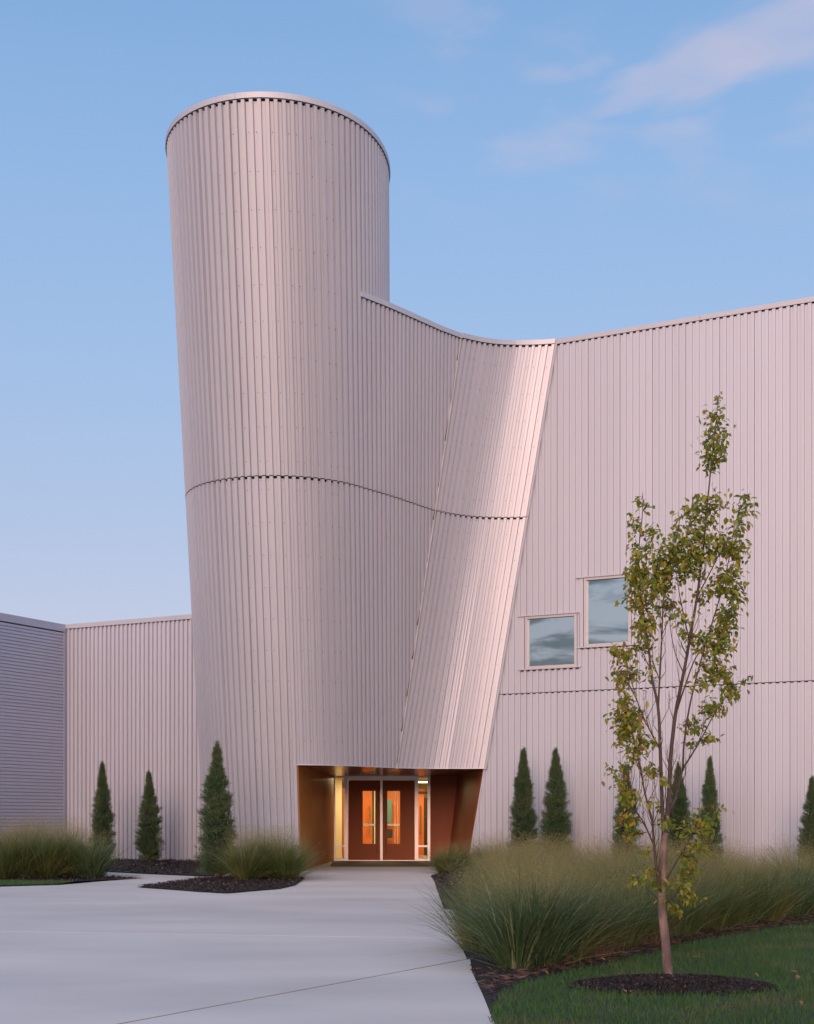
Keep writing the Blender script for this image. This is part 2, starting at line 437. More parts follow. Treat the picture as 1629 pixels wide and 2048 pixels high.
def closure(P, s0, s1, hfun, root, name='seam_flashing', t_rib=.016, t_gr=.05):
    """black closure that follows the ribs under a joint"""
    n = int(round((s1-s0)/PITCH)); b = B()
    for i in range(n):
        c = section(i)+[((i+1)*PITCH, 0.)]
        for (a, oa), (e, oe) in zip(c[:-1], c[1:]):
            h = hfun(s0+(a+e)/2); ha, he = hfun(s0+a), hfun(s0+e)
            if h is None or ha is None or he is None: continue
            gr = (oa == 0 and oe == 0)
            tt = t_gr if gr else t_rib
            oo = .006 if gr else .003
            b.quad(P(s0+a, ha-tt, oa+oo), P(s0+e, he-tt, oe+oo), P(s0+e, he+.004, oe+oo), P(s0+a, ha+.004, oa+oo))
    if b.f: return b.out(name, MBLACK, root)
def coping(P, s0, s1, hfun, root, hh=.125, outo=.095, ino=-.35, seg=3.2, step=.12, mt=None):
    L_ = s1-s0; n = max(1, int(round(L_/seg)))
    for k in range(n):
        a = s0+L_*k/n + (.003 if k else 0); e = s0+L_*(k+1)/n - (.003 if k < n-1 else 0)
        m = max(1, int((e-a)/step)); q = [a+(e-a)*j/m for j in range(m+1)]
        b = B(); rings = []
        for s_ in q:
            h = hfun(s_)
            base = P(s_, h, outo); pin = P(s_, h, ino)
            f0 = (base[0], base[1], base[2]); f1 = (base[0], base[1], base[2]+hh)
            g1 = (pin[0], pin[1], pin[2]+hh-.01); g0 = (pin[0], pin[1], pin[2]-.1)
            l0 = P(s_, h, .02); l0 = (l0[0], l0[1], l0[2]+.02)
            rings.append([f0, f1, g1, g0, l0])
        i0 = 0
        for r_ in rings: b.v += r_
        for j in range(len(rings)-1):
            for c in range(5):
                a_, b_ = j*5+c, j*5+(c+1) % 5
                b.f.append((a_, a_+5, b_+5, b_))
        b.f.append((0, 1, 2, 3, 4)); e0 = (len(rings)-1)*5; b.f.append((e0+4, e0+3, e0+2, e0+1, e0))
        b.out('coping_section', mt or MCOPE, root)
def liner(P, s0, s1, lo, hi_, root, off=-.03, n=60, holes=None, name='wall_liner'):
    b = B(); q = np.linspace(s0, s1, n)
    if holes:
        q = sorted(set(list(q) + [x for h in holes for x in h[:2]]))
    for a, e in zip(q[:-1], q[1:]):
        segs = [(lo(a), hi_(a), lo(e), hi_(e))]
        for (ha_, hb_, za, zb) in (holes or []):
            if ha_ <= (a+e)/2 <= hb_:
                a0, a1, b0, b1 = segs.pop(0); segs = [(a0, za, b0, za), (zb, a1, zb, b1)] + segs
        for a0, a1, b0, b1 in segs:
            if a1 <= a0 and b1 <= b0: continue
            b.quad(P(a, a0, off), P(e, b0, off), P(e, max(b0, b1), off), P(a, max(a0, a1), off))
    return b.out(name, MLINER, root)

PAc = lambda q, h, off=0.: PA(CA, q, h, off)
PTc = lambda q, h, off=0.: PA(CT, q, h, off)
# rib grid on the tower: start near the back so one rib boundary falls on the entrance jamb
s_jamb = CA.near(-2.695, 31.56)
s_peel0 = CA.near(-1.02, 32.42)
s_start = s_jamb - int(s_jamb/PITCH)*PITCH
s_peel = s_jamb + round((s_peel0-s_jamb)/PITCH)*PITCH
s_foldtop = CA.near(1.30, FY+slope*(1.30-FX))
xs_peel = CA.at(s_peel)[0]
def h_par_A(q):
    x = CA.at(q)[0]
    return np.interp(x, [-1.02, -.4, .2, .7, 1.3], [11.53, 11.57, 11.62, 11.66, 11.74])
def h_fold(q):
    return HS + (CA.at(q)[0]-FX)/FDX
def bottomA(q):
    if q < s_jamb-.001: return HG
    return max(HCAN, h_fold(q)) if CA.at(q)[0] > -.33 else HCAN
def topA(q): return HR if q <= s_peel+.001 else h_par_A(q)
def boundsA(q):
    lo = bottomA(q); hi_ = topA(q) - .002
    return [(lo, max(lo, HS-SEAMGAP)), (max(lo, HS), max(hi_, max(lo, HS)))]
SCR = []
rowsA = list(np.arange(HS+.30, HR, .69)) + [HS-.28-.69*k for k in range(13)] + [HS+.07, HS-.09, HCAN+.08]
# split into sheets; the part left of the peel runs to the rim
sheets(PAc, s_start, s_peel, boundsA, ROOTB, MCLAD, screws=SCR, scr_rows=rowsA)
s_endA = s_peel + math.ceil((s_foldtop-s_peel)/PITCH)*PITCH
sheets(PAc, s_peel, s_endA, boundsA, ROOTB, MCLAD, screws=SCR, scr_rows=rowsA)
# back of the tower above the roof
s_pT = CT.near(*CA.at(s_peel)) if abs(CA.at(s_peel)[0]-CT.at(CT.near(*CA.at(s_peel)))[0]) < .2 else s_peel
def boundsT(q): return [(9.4, HR-.002)]
nT = int((CT.len-s_pT)/PITCH)
sheets(PTc, s_pT, s_pT+nT*PITCH, boundsT, ROOTB, MCLAD, screws=SCR, scr_rows=[h for h in rowsA if h > 11])
b = B()
# closures and seam
closure(PAc, s_start, s_endA, lambda q: HS if bottomA(q) < HS-.05 else None, ROOTB)
closure(PTc, s_start, s_pT+nT*PITCH, lambda q: HR, ROOTB, 'rim_closure', t_rib=.008, t_gr=.028)
closure(PAc, s_peel, s_endA, lambda q: h_par_A(q), ROOTB, 'parapet_closure', t_rib=.008, t_gr=.028)
liner(PAc, 0.05, s_jamb, lambda q: HG, lambda q: HR-.01, ROOTB, n=90)
liner(PAc, s_jamb, s_peel, lambda q: HCAN+.01, lambda q: HR-.01, ROOTB, n=20)
liner(PAc, s_peel, s_foldtop+.1, lambda q: max(HCAN+.012, h_fold(q)-.4), lambda q: h_par_A(q), ROOTB, n=40)
liner(PTc, s_pT, CT.len, lambda q: 9.4, lambda q: HR-.01, ROOTB, n=60)
coping(PTc, 0.05, CT.len-.02, lambda q: HR, ROOTB, hh=.118, seg=4.3)
# leaning concave panel
def h_par_B(q):
    return np.interp(q, [0, .5, 1.0, 1.6, CB.len], [11.74, 11.79, 11.84, 11.90, HPW])
nB = int(round(CB.len/PITCH)); s_B1 = nB*PITCH
sB0 = CB.len - nB*PITCH
def boundsB(q): return [(HCAN-.006, HS-SEAMGAP), (HS, h_par_B(q)-.002)]
PBo = lambda q, h, off=0.: PB(q, h, off+.035)
rowsB = list(np.arange(HS+.42, 11.8, .66)) + [HS-.42-.66*k for k in range(9)] + [HS+.07, HS-.09, HCAN+.08]
sheets(PBo, sB0, CB.len, boundsB, ROOTB, MCLAD, screws=SCR, scr_rows=rowsB)
closure(PBo, sB0, CB.len, lambda q: HS, ROOTB)
closure(PBo, sB0, CB.len, lambda q: h_par_B(q), ROOTB, 'parapet_closure', t_rib=.008, t_gr=.028)
liner(PB, 0.0, CB.len, lambda q: HCAN, h_par_B, ROOTB, off=-.012, n=30)
# edge trims of the leaning panel
for q_, wd in ((CB.len, .05), (max(sB0-.02, 0), .03)):
    b = B()
    for a0, a1 in ((HCAN-.03, HS-.01), (HS, h_par_B(q_)-.01)):
        A0, A1 = PB(q_, a0, .106), PB(q_, a1, .106); C0, C1 = PB(q_, a0, -.03), PB(q_, a1, -.03)
        sg = 1 if q_ > 1 else -1
        B0 = (A0[0]+sg*wd, A0[1]-sg*wd*MW, A0[2]); B1 = (A1[0]+sg*wd, A1[1]-sg*wd*MW, A1[2])
        D0 = (C0[0]+sg*wd, C0[1]-sg*wd*MW, C0[2]); D1 = (C1[0]+sg*wd, C1[1]-sg*wd*MW, C1[2])
        if sg > 0: b.hexa([A0, B0, D0, C0, A1, B1, D1, C1])
        else: b.hexa([B0, A0, C0, D0, B1, A1, C1, D1])
    b.out('edge_trim', MCOPE, ROOTB)
# black slivers painting the shade of gaps where skirt ribs die behind the panel
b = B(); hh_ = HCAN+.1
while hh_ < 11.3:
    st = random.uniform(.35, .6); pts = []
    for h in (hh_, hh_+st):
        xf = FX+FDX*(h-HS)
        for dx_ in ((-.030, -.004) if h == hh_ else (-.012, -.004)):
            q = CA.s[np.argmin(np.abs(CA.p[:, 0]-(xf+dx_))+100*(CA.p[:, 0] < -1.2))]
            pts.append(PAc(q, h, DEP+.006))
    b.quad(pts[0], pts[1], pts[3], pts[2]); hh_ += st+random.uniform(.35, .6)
tag(b.out('fold_gap_shade', MBLACK, ROOTB), kind='stuff')
# parapet coping over skirt, then over panel and wall (three runs, butted)
coping(PAc, s_peel-.03, s_foldtop-.02, h_par_A, ROOTB, hh=.118)
coping(PBo, .03, CB.len, h_par_B, ROOTB, hh=.118, seg=2.6)
# flat wall: columns left of the panel edge are cut by its slanting side
XE0, HE0 = 2.008, HCAN
def x_edge(h): return XE0 + .162*(h-HE0)
def h_edge(x): return HE0 + (x-XE0)/.162
sX = lambda x: CC.near(x, CW-MW*x)
CC = Curve([(x, CW-MW*x) for x in np.linspace(.8, 17, 3000)]); PC = PF(CC, .62); PC0 = PF(CC)
def at_x(q): return .8 + q/math.hypot(1, MW)
def q_x(x): return (x-.8)*math.hypot(1, MW)
def topC(q):
    x = at_x(q); return min(HPW, h_edge(x)) if x < 3.75 else HPW
HSC = 3.19
def boundsC(q):
    t = topC(q)-.002; lo = HG
    return [(lo, min(t, HSC-SEAMGAP)), (min(t, HSC), max(t, min(t, HSC)))]
# window openings (x range on the wall, heights)
def wx(pxl): 
    k = (pxl-814.5)/2800; return CW*k/(1+MW*k)
WIN = [(wx(1051.8), wx(1155.7), 3.80, 5.13), (wx(1169.5), wx(1264.0), 4.275, 5.99)]
holesC = [(q_x(a)-.01, q_x(e)+.01, z0, z1) for a, e, z0, z1 in WIN]
q_c0 = q_x(1.59)
nC = int((CC.len-q_c0)/PITCH)
sheets(PC, q_c0, q_c0+nC*PITCH, boundsC, ROOTB, MCLAD, holes=holesC)
closure(PC, q_c0, q_c0+nC*PITCH, lambda q: HSC if topC(q) > HSC+.05 else None, ROOTB, t_rib=.012, t_gr=.03)
closure(PC, q_x(3.78), q_c0+nC*PITCH-.2, lambda q: HPW, ROOTB, 'parapet_closure', t_rib=.008, t_gr=.028)
liner(PC, q_c0, CC.len-.1, lambda q: HG, lambda q: topC(q), ROOTB, n=120, holes=[(a+.02, e-.02, z0+.02, z1-.02) for a, e, z0, z1 in holesC])
coping(PC, q_x(3.745), CC.len-.1, lambda q: HPW, ROOTB, hh=.118, seg=3.5, step=1)
# base trim
for a, e in ((q_c0+.02, CC.len-.1),):
    p = [PC(a, HG, .05), PC(e, HG, .05), PC(e, HG, -.03), PC(a, HG, -.03)]
    b = B(); b.hexa(p+[(x, y, z+.05) for x, y, z in p]); b.out('base_trim', MCOPE, ROOTB)
# low wall behind the tower
HD = 6.08
nD = int(CD.len/PITCH)
sheets(PD, .0, nD*PITCH, lambda q: [(HG, HD-.002)], ROOTB, MCLAD)
closure(PD, 0, nD*PITCH, lambda q: HD, ROOTB, 'parapet_closure', t_rib=.008, t_gr=.028)
liner(PD, 0, CD.len, lambda q: HG, lambda q: HD, ROOTB, n=4)
coping(PD, .0, CD.len, lambda q: HD, ROOTB, hh=.14, seg=4, step=1)
# slanting strip closing panel side against the wall (tower side lies in the fold)
# screws
b = B()
for P_, q, h in SCR:
    c0 = Vector(P_(q, h, .0)); c1 = Vector(P_(q, h, .016)); n_ = (c1-c0).normalized()
    u = Vector((0, 0, 1)).cross(n_).normalized(); v_ = n_.cross(u); r = .0085; i0 = len(b.v)
    for k in range(6):
        an = k*math.pi/3; b.v.append(tuple(c1 + r*(math.cos(an)*u+math.sin(an)*v_)))
    for k in range(6):
        an = k*math.pi/3; b.v.append(tuple(c0 + r*(math.cos(an)*u+math.sin(an)*v_)))
    b.f.append(tuple(i0+k for k in range(6)))
    for k in range(6): b.f.append((i0+k, i0+6+k, i0+6+(k+1) % 6, i0+(k+1) % 6))
tag(b.out('screw_heads', MSCREW, ROOTB), kind='stuff')

# roofs
b = B(); pts = [PTc(q, HR-.35, -.25) for q in np.linspace(.05, CT.len-.03, 80)]
b.poly(pts[::-1]); b.out('tower_roof', MROOF, ROOTB)
zr = 11.4+EYE-.25
back = 16
b = B()
front_pts = [PB(q, 11.2, -.2) for q in np.linspace(0.1, CB.len, 12)] + [PC(q_x(4.2), 11.2, -.2), PC(CC.len-.2, 11.2, -.2)]
ex = PC(CC.len-.2, 11.2, -.2); nx_, ny_ = MW/math.hypot(1, MW), 1/math.hypot(1, MW)
bk = [(ex[0]+nx_*back, ex[1]+ny_*back, ex[2]), (front_pts[0][0]-2+nx_*back, front_pts[0][1]+ny_*back+1, ex[2]), (-1.4, 34.2, ex[2]), (-.2, 33.4, ex[2])]
b.poly(front_pts+bk); b.out('roof', MROOF, ROOTB)
# end walls and back walls so the volume is closed
def wallquad(b, p, q, z0, z1, t=.2):
    p = Vector((*p[:2], 0)); q = Vector((*q[:2], 0)); n_ = (q-p).normalized().cross(Vector((0, 0, 1)))*t
    b.hexa([(p.x, p.y, z0), (q.x, q.y, z0), (q.x-n_.x, q.y-n_.y, z0), (p.x-n_.x, p.y-n_.y, z0),
            (p.x, p.y, z1), (q.x, q.y, z1), (q.x-n_.x, q.y-n_.y, z1), (p.x-n_.x, p.y-n_.y, z1)])
b = B(); wallquad(b, ex, bk[0], 0, 13.2); wallquad(b, bk[0], bk[1], 0, 13.2); b.out('rear_wall', MCOPE, ROOTB)
dl = PD(0, 0, -.1); dr = PD(CD.len, 0, -.1)
b = B(); b.poly([(dl[0], dl[1], 7.2), (dr[0], dr[1], 7.2), (dr[0]+6, dr[1]+12, 7.2), (dl[0]+6, dl[1]+12, 7.2)]); b.out('low_roof', MROOF, ROOTB)

# ------------------------------------------------------------------ wall windows
for (x0, x1, z0, z1) in WIN:
    def PW(x, h, off): 
        return PC0(q_x(x), h, off)
    def frame_box(b, xa, xb, ha, hb, o0, o1):
        p = [PW(xa, ha, o1), PW(xb, ha, o1), PW(xb, ha, o0), PW(xa, ha, o0)]
        b.hexa(p + [PW(xa, hb, o1), PW(xb, hb, o1), PW(xb, hb, o0), PW(xa, hb, o0)])
    fr = B(); fw = .062
    frame_box(fr, x0, x0+fw, z0, z1, -.10, .055); frame_box(fr, x1-fw, x1, z0, z1, -.10, .055)
    frame_box(fr, x0+fw, x1-fw, z0, z0+fw, -.10, .053); frame_box(fr, x0+fw, x1-fw, z1-fw, z1, -.10, .053)
    win = fr.out('window', MWINF, ROOTB)
    g = B(); frame_box(g, x0+fw-.005, x1-fw+.005, z0+fw-.005, z1-fw+.005, -.035, -.02); g.out('glass_pane', MMIRROR, win)
    f = B()
    frame_box(f, x0-.165, x1+.06, z1, z1+.014, -.02, .10)
    f.out('head_flashing', MCOPE, win)
    f = B(); frame_box(f, x0-.165, x1+.10, z0-.03, z0-.002, -.02, .088); f.out('sill', MCOPE, win)
    f = B(); frame_box(f, x0-.115, x0-.015, z0, z1-.003, .0, .050); f.out('jamb_trim', MCLAD, win)
    f = B(); frame_box(f, x1+.012, x1+.07, z0, z1-.003, .0, .050); f.out('jamb_trim', MCLAD, win)
    f = B(); frame_box(f, x0-.013, x0-.002, z0, z1-.003, .0, .048)
    f.out('gasket', MBLACK, win)
    f = B()
    q = x0-.1
    while q < x1+.08:
        frame_box(f, q, q+.07, z0-.055, z0-.031, .0, .046); q += PITCH/math.hypot(1, MW)
    tag(f.out('sill_closure', MBLACK, win), kind='stuff')

# ------------------------------------------------------------------ entrance recess
YD = 42.8; ppm = YD/2800
def dX(p): return (p-814.5)*ppm
def dZ(y): return EYE + (1637-y)*ppm
ZS = EYE+HCAN
jamb_t = PAc(s_jamb, HCAN, .0); jamb_b = PAc(s_jamb, HG, .0)
BL = (dX(666.3), YD)
def thick(b, q4, t):
    """slab from 4 coplanar points, thickness t along the normal"""
    a = [Vector(p) for p in q4]; n_ = (a[1]-a[0]).cross(a[3]-a[0]).normalized()*t
    b.hexa([a[0], a[1], a[1]+n_, a[0]+n_, a[3], a[2], a[2]+n_, a[3]+n_])
# left wall: four copper sheets with hairline joints
def lerp(a, b_, t): return tuple(a[i]+(b_[i]-a[i])*t for i in range(3))
lt0, lb0 = jamb_t, jamb_b; lt1, lb1 = (BL[0], BL[1], ZS), (BL[0], BL[1], 0.)
nP = 3
for k in range(nP):
    t0, t1 = k/nP + (.0012 if k else 0), (k+1)/nP-.0012
    b = B(); thick(b, [lerp(lb0, lb1, t0), lerp(lb0, lb1, t1), lerp(lt0, lt1, t1), lerp(lt0, lt1, t0)], .04)
    b.out('copper_sheet', MCOPPER, ROOTB)
# right side: back panel (faces the plaza) and slanting dark side wall
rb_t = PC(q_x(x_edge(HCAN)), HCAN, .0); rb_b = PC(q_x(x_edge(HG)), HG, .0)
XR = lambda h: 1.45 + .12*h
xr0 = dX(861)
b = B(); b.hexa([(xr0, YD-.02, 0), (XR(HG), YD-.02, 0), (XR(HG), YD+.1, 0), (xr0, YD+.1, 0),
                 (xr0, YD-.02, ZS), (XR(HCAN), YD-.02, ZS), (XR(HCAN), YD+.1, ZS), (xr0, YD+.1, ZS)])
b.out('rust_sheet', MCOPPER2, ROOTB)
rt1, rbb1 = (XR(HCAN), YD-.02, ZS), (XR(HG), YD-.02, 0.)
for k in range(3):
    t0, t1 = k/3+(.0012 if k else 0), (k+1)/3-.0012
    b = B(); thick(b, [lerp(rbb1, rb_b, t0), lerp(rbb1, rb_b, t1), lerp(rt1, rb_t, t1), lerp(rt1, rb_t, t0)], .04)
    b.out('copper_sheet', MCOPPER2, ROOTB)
# jamb edge strips
b = B()
p = [jamb_b, jamb_t]
b.hexa([(p[0][0]-.012, p[0][1]-.045, 0), (p[0][0]+.01, p[0][1]-.045, 0), (p[0][0]+.01, p[0][1]+.05, 0), (p[0][0]-.012, p[0][1]+.05, 0),
        (p[1][0]-.012, p[1][1]-.045, ZS), (p[1][0]+.01, p[1][1]-.045, ZS), (p[1][0]+.01, p[1][1]+.05, ZS), (p[1][0]-.012, p[1][1]+.05, ZS)])
b.out('jamb_strip', MSIDE, ROOTB)
b = B()
p = [PC(q_x(x_edge(HG)), HG, .06), PC(q_x(x_edge(HCAN)-.005), HCAN-.03, .06)]
b.hexa([(p[0][0]-.01, p[0][1], 0), (p[0][0]+.025, p[0][1], 0), (p[0][0]+.025, p[0][1]+.09, 0), (p[0][0]-.01, p[0][1]+.09, 0),
        (p[1][0]-.01, p[1][1], p[1][2]), (p[1][0]+.025, p[1][1], p[1][2]), (p[1][0]+.025, p[1][1]+.09, p[1][2]), (p[1][0]-.01, p[1][1]+.09, p[1][2])])
b.out('jamb_strip', MSIDE, ROOTB)
# soffit
fpts = [PAc(q, HCAN, -.015) for q in np.linspace(s_jamb, CA.near(-.31, FY+slope*(-.31-FX)), 30)] + [PB(q, HCAN, .0) for q in np.linspace(0.05, CB.len, 24)]
b = B(); top = fpts + [(XR(HCAN), YD+.1, ZS), (BL[0], YD+.1, ZS)]
m_ = len(top)
b.v = [(x, y, ZS-.004) for x, y, z in top] + [(x, y, ZS+.05) for x, y, z in top]
b.f = [tuple(range(m_)), tuple(range(2*m_-1, m_-1, -1))] + [(i, i+m_, (i+1) % m_+m_, (i+1) % m_) for i in range(m_)]
b.out('soffit', MSOFF, ROOTB)
# lip trim along the soffit edge, closing the rib ends
lipA = [(PAc(q, HCAN, DEP+.010), PAc(q, HCAN, .0)) for q in np.linspace(s_jamb-.01, CA.near(-.31, FY+slope*(-.31-FX)), 40)]
lipB = [(PB(q, HCAN, DEP+.045), PB(q, HCAN, .0)) for q in np.linspace(0.03, CB.len+.02, 30)]
b = B(); lz0, lz1 = ZS-.010, ZS+.008
for run in (lipA, lipB):
    for (a, a_), (e, e_) in zip(run[:-1], run[1:]):
        b.hexa([(a[0], a[1], lz0), (e[0], e[1], lz0), (e_[0], e_[1], lz0), (a_[0], a_[1], lz0),
                (a[0], a[1], lz1), (e[0], e[1], lz1), (e_[0], e_[1], lz1), (a_[0], a_[1], lz1)])
b.out('soffit_lip', MCLAD, ROOTB)
# recessed downlights (unlit discs)
for x, y in ((-1.35, 41.0), (-1.15, 39.6), (.3, 40.4)):
    b = B(); b.tube([(x, y, ZS-.012), (x, y, ZS-.003)], .06, 16); b.out('downlight', MALU, ROOTB)

# storefront frame
fr = B(); y0, y1 = YD-.06, YD+.06
zt, zb = dZ(1552.7), 0.0
for a, e in ((666.5, 671), (689.2, 696.6), (830, 837), (855.5, 861)):
    fr.box(dX(a), dX(e), y0, y1, zb, ZS-.004)
fr.box(dX(696.6), dX(830), y0+.003, y1-.003, dZ(1560), ZS-.004)
for a, e in ((671, 689.2), (837, 855.5)):
    fr.box(dX(a), dX(e), y0+.003, y1-.003, dZ(1694), dZ(1690.5))
    fr.box(dX(a), dX(e), y0+.003, y1-.003, 0.0, dZ(1717.5))
    fr.box(dX(a), dX(e), y0+.003, y1-.003, dZ(1555.5), ZS-.004)
sf = fr.out('storefront_frame', MALU, ROOTB)
for a, e in ((671, 689.2), (837, 855.5)):
    g = B(); g.box(dX(a), dX(e), YD-.006, YD+.006, dZ(1690.5), dZ(1555.5)); g.out('sidelight_pane', MGLASS, sf)
    g = B(); g.box(dX(a), dX(e), YD-.006, YD+.006, dZ(1717.5), dZ(1694)); g.out('sidelight_pane', MGLASS, sf)
b = B(); b.box(dX(697), dX(829.6), YD-.07, YD+.05, .002, .028); b.out('threshold', MALU, sf)
def leaf(xa, xb, wa, wb, xh, side):
    z0, z1 = .032, dZ(1560.6); wz0, wz1 = dZ(1687.6), dZ(1582)
    b = B(); ya, yb = YD-.03, YD+.02
    b.box(dX(xa), dX(wa), ya, yb, z0, z1); b.box(dX(wb), dX(xb), ya, yb, z0, z1)
    b.box(dX(wa), dX(wb), ya, yb, z0, wz0); b.box(dX(wa), dX(wb), ya, yb, wz1, z1)
    lf = b.out('door_leaf', MDOOR, ROOTB)
    g = B(); g.box(dX(wa), dX(wb), YD-.012, YD-.004, wz0, wz1); g.out('vision_pane', MGLASS, lf)
    h = B(); hx = dX(xh)
    h.tube([(hx, YD-.10, dZ(1707)), (hx, YD-.10, dZ(1576))], .013, 10)
    for yy in (1600, 1645, 1690): h.tube([(hx, YD-.10, dZ(yy)), (hx, YD-.03, dZ(yy))], .007, 8)
    h.out('pull_handle', MHAND, lf)
    p = B(); p.box(dX(min(xa, xb))+.04, dX(max(xa, xb))-.04, YD+.045, YD+.08, dZ(1651.5), dZ(1647.8))
    for xx in (dX(xa)+.06, dX(xb)-.10): p.box(xx, xx+.04, YD+.02, YD+.045, dZ(1651), dZ(1648))
    p.out('push_bar', MALU, lf)
    e = B(); ex_ = dX(xb) if side < 0 else dX(xa)
    e.box(ex_-.012 if side < 0 else ex_-.006, ex_+.006 if side < 0 else ex_+.012, YD-.036, YD-.031, z0, z1)
    e.out('edge_strip', MALU, lf)
leaf(697.2, 761.6, 726, 751, 754.8, -1)
leaf(765.0, 829.8, 775.2, 800.5, 772.4, 1)
b = B(); b.box(dX(762.2), dX(764.4), YD-.05, YD+.03, .03, dZ(1560.6)); b.out('centre_mullion', MALU, sf)
# lobby behind the doors
LX0, LX1, LY1 = -3.8, 3.4, 55.0
zc_ = 2.66
b = B(); b.box(LX0, LX1, YD+.12, LY1, .001, .02); b.out('lobby_floor', MFLOOR, ROOTB)
b = B(); b.box(LX0, LX1, YD+.155, LY1, zc_, zc_+.1); b.out('lobby_ceiling', MCREAM, ROOTB)
for x0_, x1_, y0_, y1_, z0_ in ((LX0-.1, LX0, YD+.12, LY1, 0), (LX1, LX1+.1, YD+.12, LY1, 0), (LX0, BL[0], YD+.11, YD+.15, 0), (xr0, LX1, YD+.11, YD+.15, 0), (BL[0], xr0, YD+.11, YD+.15, ZS+.05)):
    b = B(); b.box(x0_, x1_, y0_, y1_, z0_, zc_+.1); b.out('lobby_side_wall', MCREAM, ROOTB)
b = B(); b.box(LX0, LX1, LY1, LY1+.1, 0, zc_+.1); b.out('lobby_back_wall', MCREAM, ROOTB)
b = B(); b.box(-3.0, -2.115, 45.5, 45.6, .02, zc_-.002); b.out('cream_partition', MCREAM, ROOTB)
def inner_leaf(x0, x1, hx, y, top=2.3, bot=.03):
    b = B(); b.box(x0, x1, y, y+.05, bot, top); o = b.out('inner_door_leaf', MORANGE, ROOTB)
    h = B(); h.tube([(hx, y-.08, .78), (hx, y-.08, 1.72)], .02, 8)
    for z in (.9, 1.6): h.tube([(hx, y-.08, z), (hx, y, z)], .009, 6)
    h.out('pull_handle', MHAND, o)
inner_leaf(-2.10, -1.145, -1.235, 45.9)
b = B(); b.box(-1.13, -1.085, 45.93, 45.97, .02, 2.4); b.out('dark_glazing', MLINER, ROOTB)
b = B(); b.box(-1.08, -1.02, 45.90, 45.96, .02, 2.55); b.out('inner_mullion', MCREAM, ROOTB)
inner_leaf(.34, .545, .435, 45.5, top=2.03, bot=.2)
b = B(); b.box(.553, .80, 45.55, 45.6, .1, 1.98); b.out('dark_glazing', MLINER, ROOTB)
b = B(); b.box(.30, .90, 45.52, 45.56, 2.10, 2.18); b.out('door_head', MLINER, ROOTB)
for x in (-.42, -.325):
    b = B(); b.box(x, x+.022, 47.4, 47.44, .02, 2.45); b.out('inner_post', MHAND, ROOTB)
b = B(); b.box(-1.0, .6, 49.0, 49.05, .02, 2.34); b.out('orange_wall', MORANGE, ROOTB)
b = B(); b.box(-.71, -.535, 48.6, 48.65, 1.14, 1.96); b.out('teal_board', MTEAL, ROOTB)
b = B(); b.box(-.72, -.50, 48.3, 48.7, .62, .93); b.out('lobby_cabinet', MLINER, ROOTB)
for i, (x, y) in enumerate(((-1.6, 44.4), (.25, 44.2), (1.9, 48.0), (-.6, 47.4), (.9, 51.5))):
    b = B(); b.box(x-.5, x+.5, y-.06, y+.06, zc_-.05, zc_-.002); b.out('ceiling_lamp', MLAMP, ROOTB)
    ld = bpy.data.lights.new('lobby_lamp', 'AREA'); ld.shape = 'RECTANGLE'; ld.size = 1.0; ld.size_y = .12
    ld.energy = 48; ld.color = (1, .76, .44)
    lo = bpy.data.objects.new('lobby_lamp', ld); COL.objects.link(lo); lo.location = (x, y, zc_-.06)

# ------------------------------------------------------------------ annex with horizontal siding
cx_, cy_ = -10.95, 39.35+MW*10.95
ud = np.array([-MW, -1])/math.hypot(1, MW)          # runs towards the viewer and left
nrm_x = np.array([-ud[1], ud[0]]); 
if nrm_x[0] < 0: nrm_x = -nrm_x
LX = 14.0; HPX = .105; top_h = HD-.10
def PX(a, z, off): 
    p = np.array([cx_, cy_]) + ud*a + nrm_x*off; return (p[0], p[1], z)
rows_ = int((top_h+EYE)/HPX)
k = 0
while k < rows_:
    m = min(5, rows_-k)
    for (a0, a1) in ((.16, 5.35), (5.356, LX)):
        b = B()
        prof = []
        for i in range(k, k+m):
            z = .0+i*HPX
            prof += [(z, .0), (z+.020, .0), (z+.022, .034), (z+HPX-.003, .030)]
        prof.append((.0+(k+m)*HPX-.003, 0.))
        for (za, oa), (zb_, ob) in zip(prof[:-1], prof[1:]):
            b.quad(PX(a1, za, oa), PX(a0, za, oa), PX(a0, zb_, ob), PX(a1, zb_, ob))
        b.out('siding_panel', MSIDE, ROOTX)
    k += m
b = B(); b.quad(PX(LX, 0, -.03), PX(0, 0, -.03), PX(0, top_h+EYE, -.03), PX(LX, top_h+EYE, -.03)); b.out('wall_liner', MLINER, ROOTX)
def slabx(a0, a1, z0, z1, o0, o1):
    b = B(); b.hexa([PX(a1, z0, o1), PX(a0, z0, o1), PX(a0, z0, o0), PX(a1, z0, o0), PX(a1, z1, o1), PX(a0, z1, o1), PX(a0, z1, o0), PX(a1, z1, o0)]); return b
slabx(.02, .155, 0, top_h+EYE, -.02, .045).out('corner_trim', MSIDE, ROOTX)
slabx(-.1, 2.40, top_h+EYE, top_h+EYE+.235, -.4, .06).out('coping_section', MSIDE, ROOTX)
slabx(2.405, LX, top_h+EYE, top_h+EYE+.235, -.4, .06).out('coping_section', MSIDE, ROOTX)
b = B(); P0 = PX(0, 0, -.3); P1 = PX(LX, 0, -.3)
b.poly([(P0[0], P0[1], top_h+EYE+.1), (P1[0], P1[1], top_h+EYE+.1), (P1[0]-12, P1[1]+6, top_h+EYE+.1), (P0[0]-12, P0[1]+6, top_h+EYE+.1)])
b.out('roof', MROOF, ROOTX)
b = B(); wallquad(b, (P1[0], P1[1]), (P1[0]-12, P1[1]+6), 0, top_h+EYE); b.out('end_wall', MSIDE, ROOTX)

